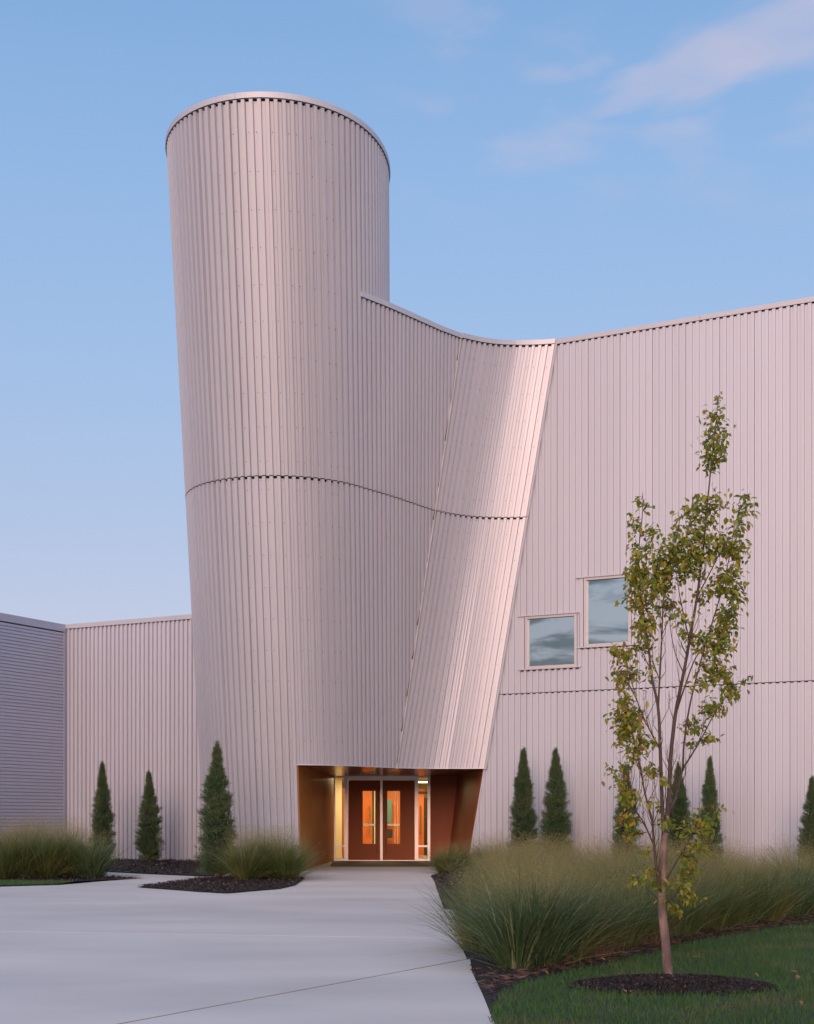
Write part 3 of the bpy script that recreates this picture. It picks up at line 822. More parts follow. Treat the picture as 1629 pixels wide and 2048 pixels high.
# ------------------------------------------------------------------ ground
def G(pxl, y):          # point on the paving
    Y = 2800*EYE/(y-1637); return ((pxl-814.5)/2800*Y, Y)
def sheet(name, pts, z, m, kind='structure', thickness=0.):
    b = B(); n_ = len(pts); b.v = [(p[0], p[1], z) for p in pts]; b.f = [tuple(range(n_))]
    if thickness:
        b.v += [(p[0], p[1], z-thickness) for p in pts]; b.f += [(i, (i+1) % n_, (i+1) % n_+n_, i+n_) for i in range(n_)]
    o = b.out(name, m)
    import bmesh
    bm = bmesh.new(); bm.from_mesh(o.data); bmesh.ops.recalc_face_normals(bm, faces=bm.faces)
    up = [f for f in bm.faces if abs(f.normal.z) > .9]
    if up and up[0].normal.z < 0: bmesh.ops.reverse_faces(bm, faces=bm.faces)
    bm.to_mesh(o.data); bm.free(); return tag(o, kind=kind)
b = B(); R_ = 900; n_ = 48
b.v = [(R_*math.cos(2*math.pi*i/n_), R_*math.sin(2*math.pi*i/n_), -.055) for i in range(n_)]; b.f = [tuple(range(n_))]
tag(b.out('ground', MFAR), kind='structure')
MBOUNCE = mat('bounce_ground_pale', (.46, .44, .425), rough=.85, var=.12, nscale=.6)
sheet('bounce_ground', [(-75, -3), (75, -3), (75, -85), (-75, -85)], -.02, MBOUNCE)  # added pale ground behind the camera, bounces light up onto the leaning tower
# paving: plaza slabs with saw-cut joints (each slab an object)
edgeR = [G(990, 2048), G(964, 1985), G(945, 1945), G(932, 1915)]
e_far = G(912, 1820.5); e_in = G(888, 1818); e_in2 = G(868, 1760); e_in3 = G(861, 1752)
plaza_left = -30
# joint line from (240,2048) to (935,1917)
jl = G(240, 2046); jr = G(934, 1917.5)
jd = np.array(jr)-np.array(jl); jd /= np.linalg.norm(jd)
jfar = tuple(np.array(jl)-jd*16)
fwd = np.array([jd[1], -jd[0]]);                 # towards the viewer
if fwd[1] > 0: fwd = -fwd
gap = .034
# near slab(s): split by joints parallel & square to the line
Rn = [jr, edgeR[2], edgeR[1], edgeR[0]]
d_e = np.array(edgeR[0])-np.array(edgeR[1]); d_e /= np.linalg.norm(d_e)
far_near = np.array(edgeR[0]) + d_e*6
near1 = [tuple(np.array(jr)+fwd*gap)] + [edgeR[2], edgeR[1], edgeR[0], tuple(far_near), tuple(far_near-jd*9.0), tuple(np.array(jr)-jd*9.0+fwd*gap)]
paving = empty('plaza_paving', (0, 20, 0)); tag(paving, kind='structure')
def slab(pts):
    o = sheet('paving_slab', pts, 0, MCONC, kind=None, thickness=.05)
    if 'kind' in o: del o['kind']
    o.parent = paving; o.location = -Vector(paving.location); return o
slab(near1)
slab([tuple(np.array(near1[-1])-jd*gap), tuple(np.array(near1[-2])-jd*gap), tuple(np.array(near1[-2])-jd*16), tuple(np.array(near1[-1])-jd*16)])
nb = np.array(near1[-2]); nr = np.array(near1[-3])
slab([tuple(nr+fwd*gap), tuple(nb-jd*16+fwd*gap), tuple(nb-jd*16+fwd*22), tuple(nr+fwd*22)])
# second joint starting at the right edge (930,1876), running left and fading
j2 = G(925, 1877); j2l = G(-700, 1840)
main = [jr, tuple(np.array(jr)-jd*25), (-26, 15.5), (-26, 27.5), G(0, 1773.5), G(120, 1770), G(200, 1763), G(288, 1756.5),
        G(190, 1752.5), G(130, 1750), G(60, 1748), (-16, 32.6), (-16, 34.8), G(0, 1742.3), G(200, 1743.5), G(300, 1748.5), G(400, 1752.8), G(440, 1752.5),
        (-4.2, 34.7), (-2.64, 34.95), (-2.26, 42.7), (.72, 42.7), (1.35, 42.7), (1.3, 37.2), G(876, 1746), e_in3, e_in2, e_in, e_far]
main = [main[0]] + main[1:] 
slab([j2] + [G(924, 1895)] + main[:3] + [(-26, 20.0), ])
slab([tuple(np.array(j2)+np.array((0, gap))), (-26, 20.0+gap)] + main[3:])
def strip(name, a, e, wd, z):  # dark strip laid in a paving joint as its depth shadow
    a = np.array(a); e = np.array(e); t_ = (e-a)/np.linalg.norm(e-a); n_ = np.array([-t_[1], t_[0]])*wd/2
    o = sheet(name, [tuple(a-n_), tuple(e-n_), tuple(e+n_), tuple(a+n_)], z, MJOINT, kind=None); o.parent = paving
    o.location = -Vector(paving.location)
strip('joint_shade', np.array(jr)+fwd*gap/2, np.array(jr)-jd*24+fwd*gap/2, gap*1.2, -.004)
strip('joint_shade', np.array(near1[-1])-jd*gap/2, np.array(near1[-1])-jd*gap/2+fwd*9, gap*1.2, -.004)
strip('joint_shade', np.array(j2)+np.array((0, gap/2)), (-26, 20.0+gap/2), .040, -.003)
sheet('entrance_mat', [G(660, 1733.5)[:1]+(37.75,), (1.32, 37.75), (1.36, YD-.05), (-2.27, YD-.05)], .006, MMAT)
# beds: mulch
def bed(name, pts, z=.012, chips=0, pale=.04, hgt=.0, sub=None, label=None):
    o = sheet(name, pts, z, MSOIL)
    return o
def inside(P, poly):
    x, y = P[:, 0], P[:, 1]; c = np.zeros(len(P), bool); n = len(poly)
    for i in range(n):
        x0, y0 = poly[i]; x1, y1 = poly[(i+1) % n]
        cnd = ((y0 > y) != (y1 > y)) & (x < (x1-x0)*(y-y0)/((y1-y0) or 1e-9)+x0); c ^= cnd
    return c
def sample(poly, n, dens=None):
    p = np.array(poly); lo, hi_ = p.min(0), p.max(0); out = np.zeros((0, 2))
    while len(out) < n:
        q = rng.uniform(lo, hi_, (n*3, 2)); out = np.vstack([out, q[inside(q, poly)]])
    return out[:n]
def chips(name, P, z, size, mats, probs, slim=1., zs=None):
    n = len(P); a = rng.uniform(0, 2*np.pi, n); l = size*rng.uniform(.4, 1.5, n); w_ = l*rng.uniform(.12, .4, n)*slim
    tilt = rng.normal(0, .5 if slim == 1 else .15, n); zz = z + rng.uniform(0, 1, n)*size*.7*slim**.5 + (zs if zs is not None else 0)
    u = np.stack([np.cos(a)*np.cos(tilt), np.sin(a)*np.cos(tilt), np.sin(tilt)], 1)
    v = np.stack([-np.sin(a), np.cos(a), rng.normal(0, .5, n)], 1)
    c = np.stack([P[:, 0], P[:, 1], zz], 1)
    p0 = c-u*l[:, None]/2; p1 = c-v*w_[:, None]/2; p2 = c+u*l[:, None]/2; p3 = c+v*w_[:, None]/2
    V = np.stack([p0, p1, p2, p3], 1).reshape(-1, 3); i = np.arange(n)*4
    T = np.stack([np.stack([i, i+1, i+2], 1), np.stack([i, i+2, i+3], 1)], 1).reshape(-1, 3)
    mi = np.repeat(rng.choice(len(mats), n, p=probs), 2)
    me = tris_mesh(name, V, T, mats, mi); o = link(name, me); return tag(o, kind='stuff')
bedR_edge = [G(985, 2046), G(984, 2010), G(1000, 1988), G(1040, 1966), G(1098, 1952), G(1180, 1934), G(1250, 1919), G(1355, 1891), G(1448, 1871), G(1540, 1857), G(1629, 1845)]
ddir = np.array(bedR_edge[-1])-np.array(bedR_edge[-2]); ddir /= np.linalg.norm(ddir)
bedR_edge.append(tuple(np.array(bedR_edge[-1])+ddir*10))
def bed_noise(pts, amp=.05):
    out = []
    for a, e in zip(pts[:-1], pts[1:]):
        L_ = math.dist(a, e); n = max(1, int(L_/.25))
        for k in range(n):
            t = k/n; out.append((a[0]+(e[0]-a[0])*t+random.uniform(-amp, amp)*.4, a[1]+(e[1]-a[1])*t+random.uniform(-amp, amp)))
    out.append(pts[-1]); return out
wallR = PC(CC.len-1, 0, .05)
bedR_e = bed_noise(bedR_edge)
bedR = [tuple(np.array(edgeR[0])+d_e*3), (edgeR[0][0]-.0, edgeR[0][1])] + [edgeR[1], edgeR[2], jr, j2, e_far, e_in, e_in2, e_in3, G(876, 1746), (1.4, 36.6), (2.2, 36.2), wallR[:2]] + bedR_e[::-1] + [tuple(np.array(bedR_edge[0])+d_e*3)]
sheet('mulch_bed', bedR, -.004, MSOIL)
isl = [G(275, 1775.3), G(330, 1768), G(385, 1759.5), G(440, 1755), G(520, 1755.5), G(585, 1757.5), G(610, 1758), G(592, 1771), G(560, 1778.5), G(500, 1783.5), G(455, 1787.5), G(400, 1784.5), G(330, 1779)]
bedW = [G(60, 1735.5), G(200, 1742.8), G(300, 1747.6), G(400, 1751.8), G(440, 1752), (-4.3, 34.6), (-5.0, 35.2), (-5.1, 41.9), (-9.2, 44.0)]
bedL = [(-16, 32.4), G(0, 1748.2), G(130, 1751), G(190, 1753.2), G(288, 1757), G(200, 1762), G(150, 1764.2), G(0, 1762.5), (-16, 28.7)]
lawnL = [(-24, 28.5), G(0, 1762.8), G(150, 1764.4), G(115, 1769.5), G(0, 1773), (-24, 26.9)]
bedX = [(-16, 34.9), G(0, 1742), G(60, 1742.3), G(100, 1739.5), (-10.6, 44.0), (-20, 30.5)]
sheet('mulch_bed', isl, .018, MSOIL); sheet('mulch_bed', bedW, .012, MSOIL); sheet('mulch_bed', bedL, .016, MSOIL)
sheet('mulch_bed', bedX, .008, MSOIL)
sheet('lawn_strip', lawnL, .02, MGROUND)
# right lawn
lawnR_edge = [(x, y) for x, y in bedR_e]
lawnR = lawnR_edge + [tuple(np.array(bedR_edge[-1])+np.array((8, -14))), (14, 4.0), (3.0, 1.5), tuple(np.array(bedR_edge[0])+d_e*5)]
sheet('lawn', lawnR, -.008, MGROUND)
TB = G(1337, 1963)
# mulch ring, slightly mounded
ringc = (TB[0]-.03, TB[1]-.32); ra, rbb = .79, .54
b = B(); rp = []
rr_noise = [1+random.uniform(-.035, .035) for _ in range(40)]
for j, f in enumerate((1, .8, .55, .3)):
    for i in range(40):
        a = 2*math.pi*i/40; k_ = f*rr_noise[i]
        b.v.append((ringc[0]+ra*k_*math.cos(a), ringc[1]+rbb*k_*math.sin(a), [-.006, .030, .045, .05][j]))
for j in range(3):
    for i in range(40): b.f.append((j*40+i, j*40+(i+1) % 40, (j+1)*40+(i+1) % 40, (j+1)*40+i))
b.f.append(tuple(120+i for i in range(40)))
tag(b.out('mulch_ring', MSOIL), kind='structure')
def ring_pts(n):
    a = rng.uniform(0, 2*np.pi, n); r = np.sqrt(rng.uniform(0, 1, n))*np.where(rng.uniform(0, 1, n) < .06, 1.13, 1.0)
    P = np.stack([ringc[0]+ra*r*np.cos(a), ringc[1]+rbb*r*np.sin(a)], 1); z = .05*(1-np.clip((r-.5)/.5, 0, 1)**1.5)
    return P, z
P_, z_ = ring_pts(14000); chips('mulch_chips', P_, -.004, .030, [MCHIP, MCHIPL, MSTRAW], [.955, .025, .02], zs=z_)
def clipview(P, marg=.08):
    k = P[:, 0]/P[:, 1]; return P[(np.abs(k) < .2909+marg) & (P[:, 1] > 8)]
P_ = clipview(sample(bedR, 30000)); w_ = P_[:, 1] < 19
chips('mulch_chips', P_[w_], -.004, .045, [MCHIP, MCHIPL, MSTRAW], [.90, .02, .08])
chips('mulch_chips', P_[~w_], -.004, .07, [MCHIP, MCHIPL, MSTRAW], [.93, .02, .05])
chips('mulch_chips', sample(isl, 9000), .018, .055, [MCHIP, MCHIPL, MSTRAW], [.93, .02, .05])
chips('mulch_chips', sample(bedW, 7000), .012, .08, [MCHIP, MCHIPL], [.98, .02])
chips('mulch_chips', clipview(sample(bedL, 7000)), .016, .07, [MCHIP, MCHIPL], [.98, .02])
# fallen straw along the front of the grasses
q_ = []
for a, e in zip(bedR_edge[2:-1], bedR_edge[3:]):
    n = int(math.dist(a, e)*420); t = rng.uniform(0, 1, n); o_ = rng.gamma(1.6, .13, n)+.03
    dd = np.array(e)-np.array(a); dd /= np.linalg.norm(dd); nn_ = np.array([-dd[1], dd[0]])
    if nn_[1] < 0: nn_ = -nn_
    q_.append(np.array(a)+np.outer(t, np.array(e)-np.array(a))+np.outer(o_, nn_))
q_ = clipview(np.vstack(q_)); q_ = q_[inside(q_, bedR)]; chips('fallen_straw', q_, .005, .11, [MSTRAW, MCHIP], [.6, .4], slim=.22)

def lawn_blades(name, P, hmin, hmax, wd):
    n = len(P); a = rng.uniform(0, 2*np.pi, n); h = rng.uniform(hmin, hmax, n); w2 = wd*rng.uniform(.6, 1.2, n)
    ln = rng.uniform(.1, .8, n)*h; la = rng.uniform(0, 2*np.pi, n)
    u = np.stack([np.cos(a), np.sin(a), np.zeros(n)], 1)*w2[:, None]
    c = np.stack([P[:, 0], P[:, 1], np.full(n, -.01)], 1)
    tip = c + np.stack([np.cos(la)*ln, np.sin(la)*ln, h], 1)
    V = np.stack([c-u, c+u, tip], 1).reshape(-1, 3); T = np.arange(n*3).reshape(-1, 3)
    return tag(link(name, tris_mesh(name, V, T, MTURF)), kind='stuff')
P_ = clipview(sample(lawnR, 520000)); keep = rng.uniform(0, 1, len(P_)) < np.clip(12/P_[:, 1], .3, 1.)**1.5
P_ = P_[keep]; inr = ((P_[:, 0]-ringc[0])/ra)**2 + ((P_[:, 1]-ringc[1])/rbb)**2 < .93
lawn_blades('lawn_grass', P_[~inr], .025, .065, .0034)
P_ = clipview(sample(lawnL, 40000)); lawn_blades('lawn_grass', P_, .04, .08, .008)

# far wood behind the viewer, mirrored softly by the metal
n = 26000
az = rng.uniform(math.radians(95), math.radians(265), n); dist = rng.normal(120, 6, n)
hz = rng.uniform(0, 1, n)**.8*(7.5+2.2*np.sin(az*9)+1.5*np.sin(az*23+1))
C_ = np.stack([np.sin(az)*dist, np.cos(az)*dist, hz], 1)
D1 = rng.normal(0, 1.0, (n, 3)); D2 = rng.normal(0, 1.0, (n, 3))
V = np.stack([C_, C_+D1, C_+D2], 1).reshape(-1, 3)
tag(link('distant_woodland', tris_mesh('distant_woodland', V, np.arange(n*3).reshape(-1, 3), MWOOD)), kind='stuff')

# ------------------------------------------------------------------ junipers
def juniper_mesh(seed, nbr=340, per=40):
    r = np.random.default_rng(seed); Rm = .135
    zt = np.sort(r.beta(1.15, 1.15, nbr)); zt[-4:] = [.93, .96, .985, 1.]
    aa = r.uniform(0, 2*np.pi, nbr)
    env = np.interp(zt, [0, .06, .2, .45, .7, .86, 1], [.72, .96, 1., .84, .54, .22, .03])
    rt = env*r.uniform(.70, 1.18, nbr)*np.where(r.uniform(0, 1, nbr) < .08, 1.22, 1)
    n = nbr*per; f = r.beta(2.6, 1.2, (nbr, per)); bi = np.repeat(np.arange(nbr), per); f = f.ravel()
    a = aa[bi] + r.normal(0, .26, n); rad = rt[bi]*f*(1+r.normal(0, .05, n)); z = zt[bi]-.075*(1-f)**1.0*(1-.3*zt[bi])
    z = z + r.normal(0, .011, n)
    c = np.stack([rad*Rm*np.cos(a), rad*Rm*np.sin(a), .04+.95*np.clip(z, .0, 1.02)], 1)
    out_ = np.stack([np.cos(a), np.sin(a), np.zeros(n)], 1); up = np.array([0, 0, 1.])
    Vs, Ts = [], []; k0 = 0
    for j in range(3):
        dirn = out_*r.uniform(.1, .8, (n, 1)) + up*r.uniform(.35, .8, (n, 1)) + r.normal(0, .35, (n, 3))
        dirn /= np.linalg.norm(dirn, axis=1)[:, None]; ln = r.uniform(.010, .032, (n, 1))
        sd = np.cross(dirn, r.normal(0, 1, (n, 3))); sd /= np.linalg.norm(sd, axis=1)[:, None]
        w_ = r.uniform(.0012, .0026, (n, 1)); st_ = c + r.normal(0, .005, (n, 3))
        V = np.stack([st_-sd*w_, st_+sd*w_, st_+dirn*ln*np.array([1.15, 1.15, 1])], 1).reshape(-1, 3); Vs.append(V)
        Ts.append(np.arange(n*3).reshape(-1, 3)+k0); k0 += n*3
    me = tris_mesh('foliage', np.vstack(Vs), np.vstack(Ts), MJUN)
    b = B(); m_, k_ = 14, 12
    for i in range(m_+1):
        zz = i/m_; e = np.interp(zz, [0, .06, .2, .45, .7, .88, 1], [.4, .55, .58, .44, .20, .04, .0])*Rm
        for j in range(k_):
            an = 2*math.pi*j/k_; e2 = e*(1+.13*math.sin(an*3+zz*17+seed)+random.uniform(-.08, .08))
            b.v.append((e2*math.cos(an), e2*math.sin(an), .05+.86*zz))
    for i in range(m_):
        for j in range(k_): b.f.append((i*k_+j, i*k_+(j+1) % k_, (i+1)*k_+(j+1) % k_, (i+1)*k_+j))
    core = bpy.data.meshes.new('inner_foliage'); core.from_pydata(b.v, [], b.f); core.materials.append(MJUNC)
    b = B(); b.tube([(0, 0, -.02), (.004, 0, .05), (0, .003, .3), (0, 0, .8)], [.021, .016, .012, .004], 8)
    tr = bpy.data.meshes.new('trunk'); tr.from_pydata(b.v, [], b.f); tr.materials.append(MJBARK)
    return me, core, tr
JM = [juniper_mesh(3), juniper_mesh(11), juniper_mesh(17), juniper_mesh(29)]
JN = [0]
def juniper(px_, Y, H, wpx, v, label, lean=0., group='columnar junipers along the facade'):
    root = empty('juniper', ((px_-814.5)/2800*Y, Y, 0), label, 'shrub', group)
    wm = wpx*1.06/2800*Y; me, core, tr = JM[v]; v = JN[0] % 4; JN[0] += 1; me, core, tr = JM[v]; root.rotation_euler = (0, math.radians(lean), random.uniform(0, 6))
    k = wm/(2*.135*.98)
    root.scale = (k, k, H)
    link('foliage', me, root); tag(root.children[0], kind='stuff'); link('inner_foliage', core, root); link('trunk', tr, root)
juniper(205, 41.2, 2.95, 44, 0, 'slim dark juniper with a sparse grey tip, beside the grey annex corner', -.4)
juniper(300, 41.0, 2.68, 48, 1, 'dark juniper standing alone in mulch before the low ribbed wall', -.8)
juniper(435, 30.7, 2.98, 70, 1, 'tallest juniper, on the pointed mulch island left of the entrance', 0)
juniper(1047, 34.3, 3.02, 54, 0, 'juniper right of the entrance, under the smaller window', 0)
juniper(1112, 34.0, 3.0, 58, 1, 'juniper closest to the right of another, between the two windows', 0)
juniper(1252, 33.0, 2.56, 50, 0, 'juniper partly hidden by the left leaves of the young tree', 0)
juniper(1357, 32.4, 2.60, 52, 1, 'juniper standing directly behind the forked stems of the young tree', 0)
juniper(1420, 32.1, 2.72, 44, 0, 'juniper with a pale wispy tip just right of the young tree', 0)
juniper(1625, 30.6, 2.22, 52, 1, 'short juniper cut by the right edge of the photo', 0)

# ------------------------------------------------------------------ switchgrass
def grass_meshes(seed, nb_=700, nc=120, blue=False, wide=1., Lr=(.50, 1.08), spread=.38, k=44):
    r = np.random.default_rng(seed)
    def strips(n, base_r, Lr, spread, droop, wd, segs=4, zmin=0):
        a = r.uniform(0, 2*np.pi, n); br = base_r*np.sqrt(r.uniform(0, 1, n)); L_ = r.uniform(*Lr, n)
        sp = np.abs(r.normal(0, spread, n))+.05; out_ = np.stack([np.cos(a), np.sin(a)], 1)
        t = np.linspace(0, 1, segs+1)
        dr = droop*r.uniform(.2, 1.6, n)
        X = br[:, None]*np.cos(a)[:, None] + out_[:, :1]*(np.outer(sp, t)+np.outer(dr, t**3))*L_[:, None]
        Y = br[:, None]*np.sin(a)[:, None] + out_[:, 1:]*(np.outer(sp, t)+np.outer(dr, t**3))*L_[:, None]
        Z = L_[:, None]*(t[None]*np.sqrt(np.clip(1-sp**2, .2, 1))[:, None] - .55*np.outer(dr, t**3))
        C = np.stack([X, Y, Z], 2)
        fa = a + r.normal(0, .9, n)+np.pi/2; sd = np.stack([np.cos(fa), np.sin(fa), np.zeros(n)], 1)
        w_ = wd*r.uniform(.6, 1.2, n)[:, None]*np.clip(1.05-t[None]**2, .04, 1)
        A = C-sd[:, None]*w_[:, :, None]; Bv = C+sd[:, None]*w_[:, :, None]
        V = np.stack([A, Bv], 2).reshape(n, -1, 3); m_ = 2*(segs+1)
        F = []
        for s_ in range(segs):
            i = 2*s_; F += [(i, i+1, i+3), (i, i+3, i+2)]
        F = np.array(F); T = (np.arange(n)[:, None, None]*m_ + F[None]).reshape(-1, 3)
        return V.reshape(-1, 3), T, C
    V1, T1, _ = strips(nb_, .18, Lr, spread, .42, .0050*wide)
    blades = tris_mesh('blades', V1, T1, [MBLADEB if blue else MBLADE, MBLADEL], np.repeat((r.uniform(0, 1, nb_) < .14).astype(int), 8))
    V2, T2, C2 = strips(nc, .14, (.80, 1.10), .20, .10, .0012, segs=4)
    # spikelets round the upper culm
    tip = C2[:, -1]; mid = .55*C2[:, 2]+.45*C2[:, 3]
    f = r.beta(1.6, 1.3, (nc, k, 1)); P = mid[:, None]*(1-f)+tip[:, None]*f
    rad = .115*np.sin(np.clip(f, .05, .97)*np.pi)**.6+.02
    P = P + r.normal(0, 1, (nc, k, 3))*rad*np.array([.62, .62, .5]); P = P.reshape(-1, 3); n = len(P)
    D = r.normal(0, 1, (n, 3)); D /= np.linalg.norm(D, axis=1)[:, None]; D[:, 2] = np.abs(D[:, 2])
    E_ = np.cross(D, r.normal(0, 1, (n, 3))); E_ /= np.linalg.norm(E_, axis=1)[:, None]
    ln = r.uniform(.010, .026, (n, 1)); w_ = r.uniform(.0010, .0024, (n, 1))
    V3 = np.stack([P-E_*w_, P+E_*w_, P+D*ln], 1).reshape(-1, 3); T3 = np.arange(n*3).reshape(-1, 3)
    seed_m = tris_mesh('seed_heads', np.vstack([V2, V3]), np.vstack([T2, T3+len(V2)]), MSEED)
    return blades, seed_m
GM = [grass_meshes(21), grass_meshes(22, blue=True, wide=1.3, nc=70), grass_meshes(23, nc=95), grass_meshes(24, nc=150),
      grass_meshes(25, nb_=1150, nc=80, Lr=(.45, 1.0), spread=.54, k=40), grass_meshes(26, nb_=1150, nc=100, Lr=(.45, .98), spread=.52, k=44)]
def clump(x, y, sc, v, label, group='clumps of switchgrass in the beds', sx_=1.):
    root = empty('grass_clump', (x, y, 0), label, 'grass clump', group)
    root.rotation_euler = (0, 0, random.uniform(0, 6.28)); root.scale = (sc*sx_, sc*sx_, sc)
    bl, sm = GM[v]
    a = link('blades', bl, root); tag(a, kind='stuff'); a = link('seed_heads', sm, root); tag(a, kind='stuff')
cl_ = [  # px, y of the base, scale, variant, label
 (8, 1758, 1.05, 4, 'switchgrass clump cut by the left edge, beside the lawn strip'),
 (48, 1757, 1.12, 5, 'second switchgrass clump from the left edge, before the grey siding'),
 (92, 1757, 1.16, 4, 'fullest switchgrass clump before the grey siding, with yellowish haze'),
 (138, 1756, 1.10, 5, 'switchgrass clump with pale arching leaves before the annex corner'),
 (184, 1757, .90, 1, 'small blue-green switchgrass clump in front of the slim left juniper'),
 (30, 1751, 1.16, 4, 'switchgrass clump behind the left edge clumps, nearest the frame side'),
 (75, 1751, 1.18, 5, 'switchgrass clump behind the fullest one before the grey siding'),
 (120, 1751, 1.14, 4, 'switchgrass clump at the back of the left bed near the annex corner'),
 (492, 1761, 1.0, 5, 'switchgrass clump touching the tallest juniper on its right'),
 (530, 1758, 1.04, 4, 'middle switchgrass clump on the mulch island'),
 (570, 1760, 1.04, 5, 'switchgrass clump beside the left copper wall of the entrance'),
 (510, 1754, 1.02, 4, 'rear switchgrass clump on the island, behind the tallest juniper side'),
 (550, 1754, 1.04, 5, 'rear switchgrass clump on the island, nearest the tower foot'),
 (893, 1746, .80, 4, 'low switchgrass clump in front of the rust panel beside the doors'),
 (922, 1744, .84, 5, 'low switchgrass clump below the slanted dark wall of the entrance'),
 (978, 1744, 1.0, 4, 'switchgrass clump at the foot of the slanted panel right of the entrance'),
]
for px_, y, sc, v, lb in cl_:
    X, Y = G(px_, y); clump(X, Y, sc*(1.2 if px_ < 210 else 1.14 if px_ < 700 else 1), v, lb, sx_=1.05)
GRP = 'switchgrass mass in the right bed'
front_row = [(1034, 1934, 1), (1078, 1931, 1), (1120, 1922, 3), (1178, 1910, 0), (1240, 1898, 2), (1300, 1884, 3), (1362, 1872, 0), (1424, 1861, 2),
             (1480, 1851, 3), (1534, 1843, 0), (1585, 1834, 1), (1632, 1826, 3)]
lbf = ['nearest switchgrass clump, arching over the paving at the bed corner', 'second clump from the paving in the front row of the right bed',
       'third clump from the paving in the front row of the right bed', 'front row clump with rusty dead stems at its foot, left of the young tree',
       'front row clump just left of the young tree trunk', 'front row clump just behind the young tree trunk', 'front row clump right behind the straw beside the trunk',
       'front row clump two places right of the young tree trunk', 'front row clump with long seed haze, third right of the young tree',
       'front row clump left of the blue-green one near the right edge', 'blue-green switchgrass clump near the right edge of the photo', 'front row clump cut by the right edge of the photo']
for (px_, y, v), lb in zip(front_row, lbf):
    X, Y = G(px_, y); clump(X, Y, random.uniform(.86, 1.0), v, lb, GRP)
# rows behind: read as one mass, share a label
rows2 = []
p0_ = np.array(G(1010, 1936)); p1_ = np.array(G(1632, 1826)); dv = (p1_-p0_); Ld_ = np.linalg.norm(dv); dv /= Ld_
nv = np.array([-dv[1], dv[0]]); nv = nv if nv[1] > 0 else -nv
cnt = 0
for r_ in range(1, 8):
    sp_ = .95
    for k in range(int((Ld_+2)/sp_)+1):
        P = p0_ + dv*(k*sp_+(r_ % 2)*.45+random.uniform(-.15, .15)) + nv*(r_*1.05+random.uniform(-.12, .12))
        if P[0]/P[1] > .305: continue
        if P[0]/P[1] < (.050 if P[1] < 20 else .062): continue
        lab = 'switchgrass clump with tan seed haze behind the front row of the right bed'
        clump(P[0], P[1], random.uniform(.84, 1.12), random.choice([0, 2, 3, 4, 5]), lab, 'switchgrass clumps behind the front row')
        cnt += 1
# rusty dead stems at the feet of two clumps
r = np.random.default_rng(5); Vs = []
for px_, y in ((1110, 1930), (1180, 1917), (1198, 1914), (1290, 1893)):
    X, Y = G(px_, y); n = 90
    base = np.stack([X+r.normal(0, .13, n), Y+r.normal(0, .1, n), np.zeros(n)], 1); tipv = base + np.stack([r.normal(0, .12, n), r.normal(0, .1, n), r.uniform(.1, .34, n)], 1)
    sd = np.stack([np.full(n, .002), r.normal(0, .001, n), np.zeros(n)], 1)
    Vs.append(np.stack([base-sd, base+sd, tipv], 1).reshape(-1, 3))
V = np.vstack(Vs); tag(link('dead_stems', tris_mesh('dead_stems', V, np.arange(len(V)).reshape(-1, 3), MSTRAW)), kind='stuff')

# ------------------------------------------------------------------ young tree
TY = TB[1]; pm = TY/2800
def T3(px_, y_, dy_=0.): return Vector(((px_-814.5)*pm, TY+dy_, EYE+(1637-y_)*pm))
tree = empty('young_tree', (TB[0], TB[1], 0), 'young upright tree with olive leaves in a round mulch ring on the lawn', 'tree')
def smooth(pts, n=6): return catmull([np.array(p) for p in pts], n)
LIMBS = []
def limb(name, pts, r0, r1, n=9, mt=None):
    P = smooth(pts); m_ = len(P); rad = [r0+(r1-r0)*(i/(m_-1))**.85 for i in range(m_)]
    b = B(); P2 = [Vector(p)+Vector((random.uniform(-1, 1), random.uniform(-1, 1), 0))*rad[i]*.06 for i, p in enumerate(P)]
    b.tube(P2, rad, n); b.out(name, mt or MBARK, tree, smooth=True)
    LIMBS.append((np.array([tuple(p) for p in P2]), rad))
b0 = T3(1337, 1966)
limb('trunk', [(b0.x, b0.y, -.03), T3(1336, 1945), T3(1331, 1880), T3(1325, 1815), T3(1325, 1760), T3(1328, 1700), T3(1331, 1665)], .042, .028, 12)
LIMBS_START = 1
limb('leader', mt=MBARK2, r0=.021, r1=.0025, pts=[T3(1330, 1672), T3(1338, 1600), T3(1343, 1520, .03), T3(1353, 1430, .04), T3(1368, 1350, .02), T3(1378, 1290), T3(1392, 1200, -.03), T3(1404, 1110, -.03), T3(1415, 1010), T3(1424, 930, .02), T3(1432, 850), T3(1438, 792)])
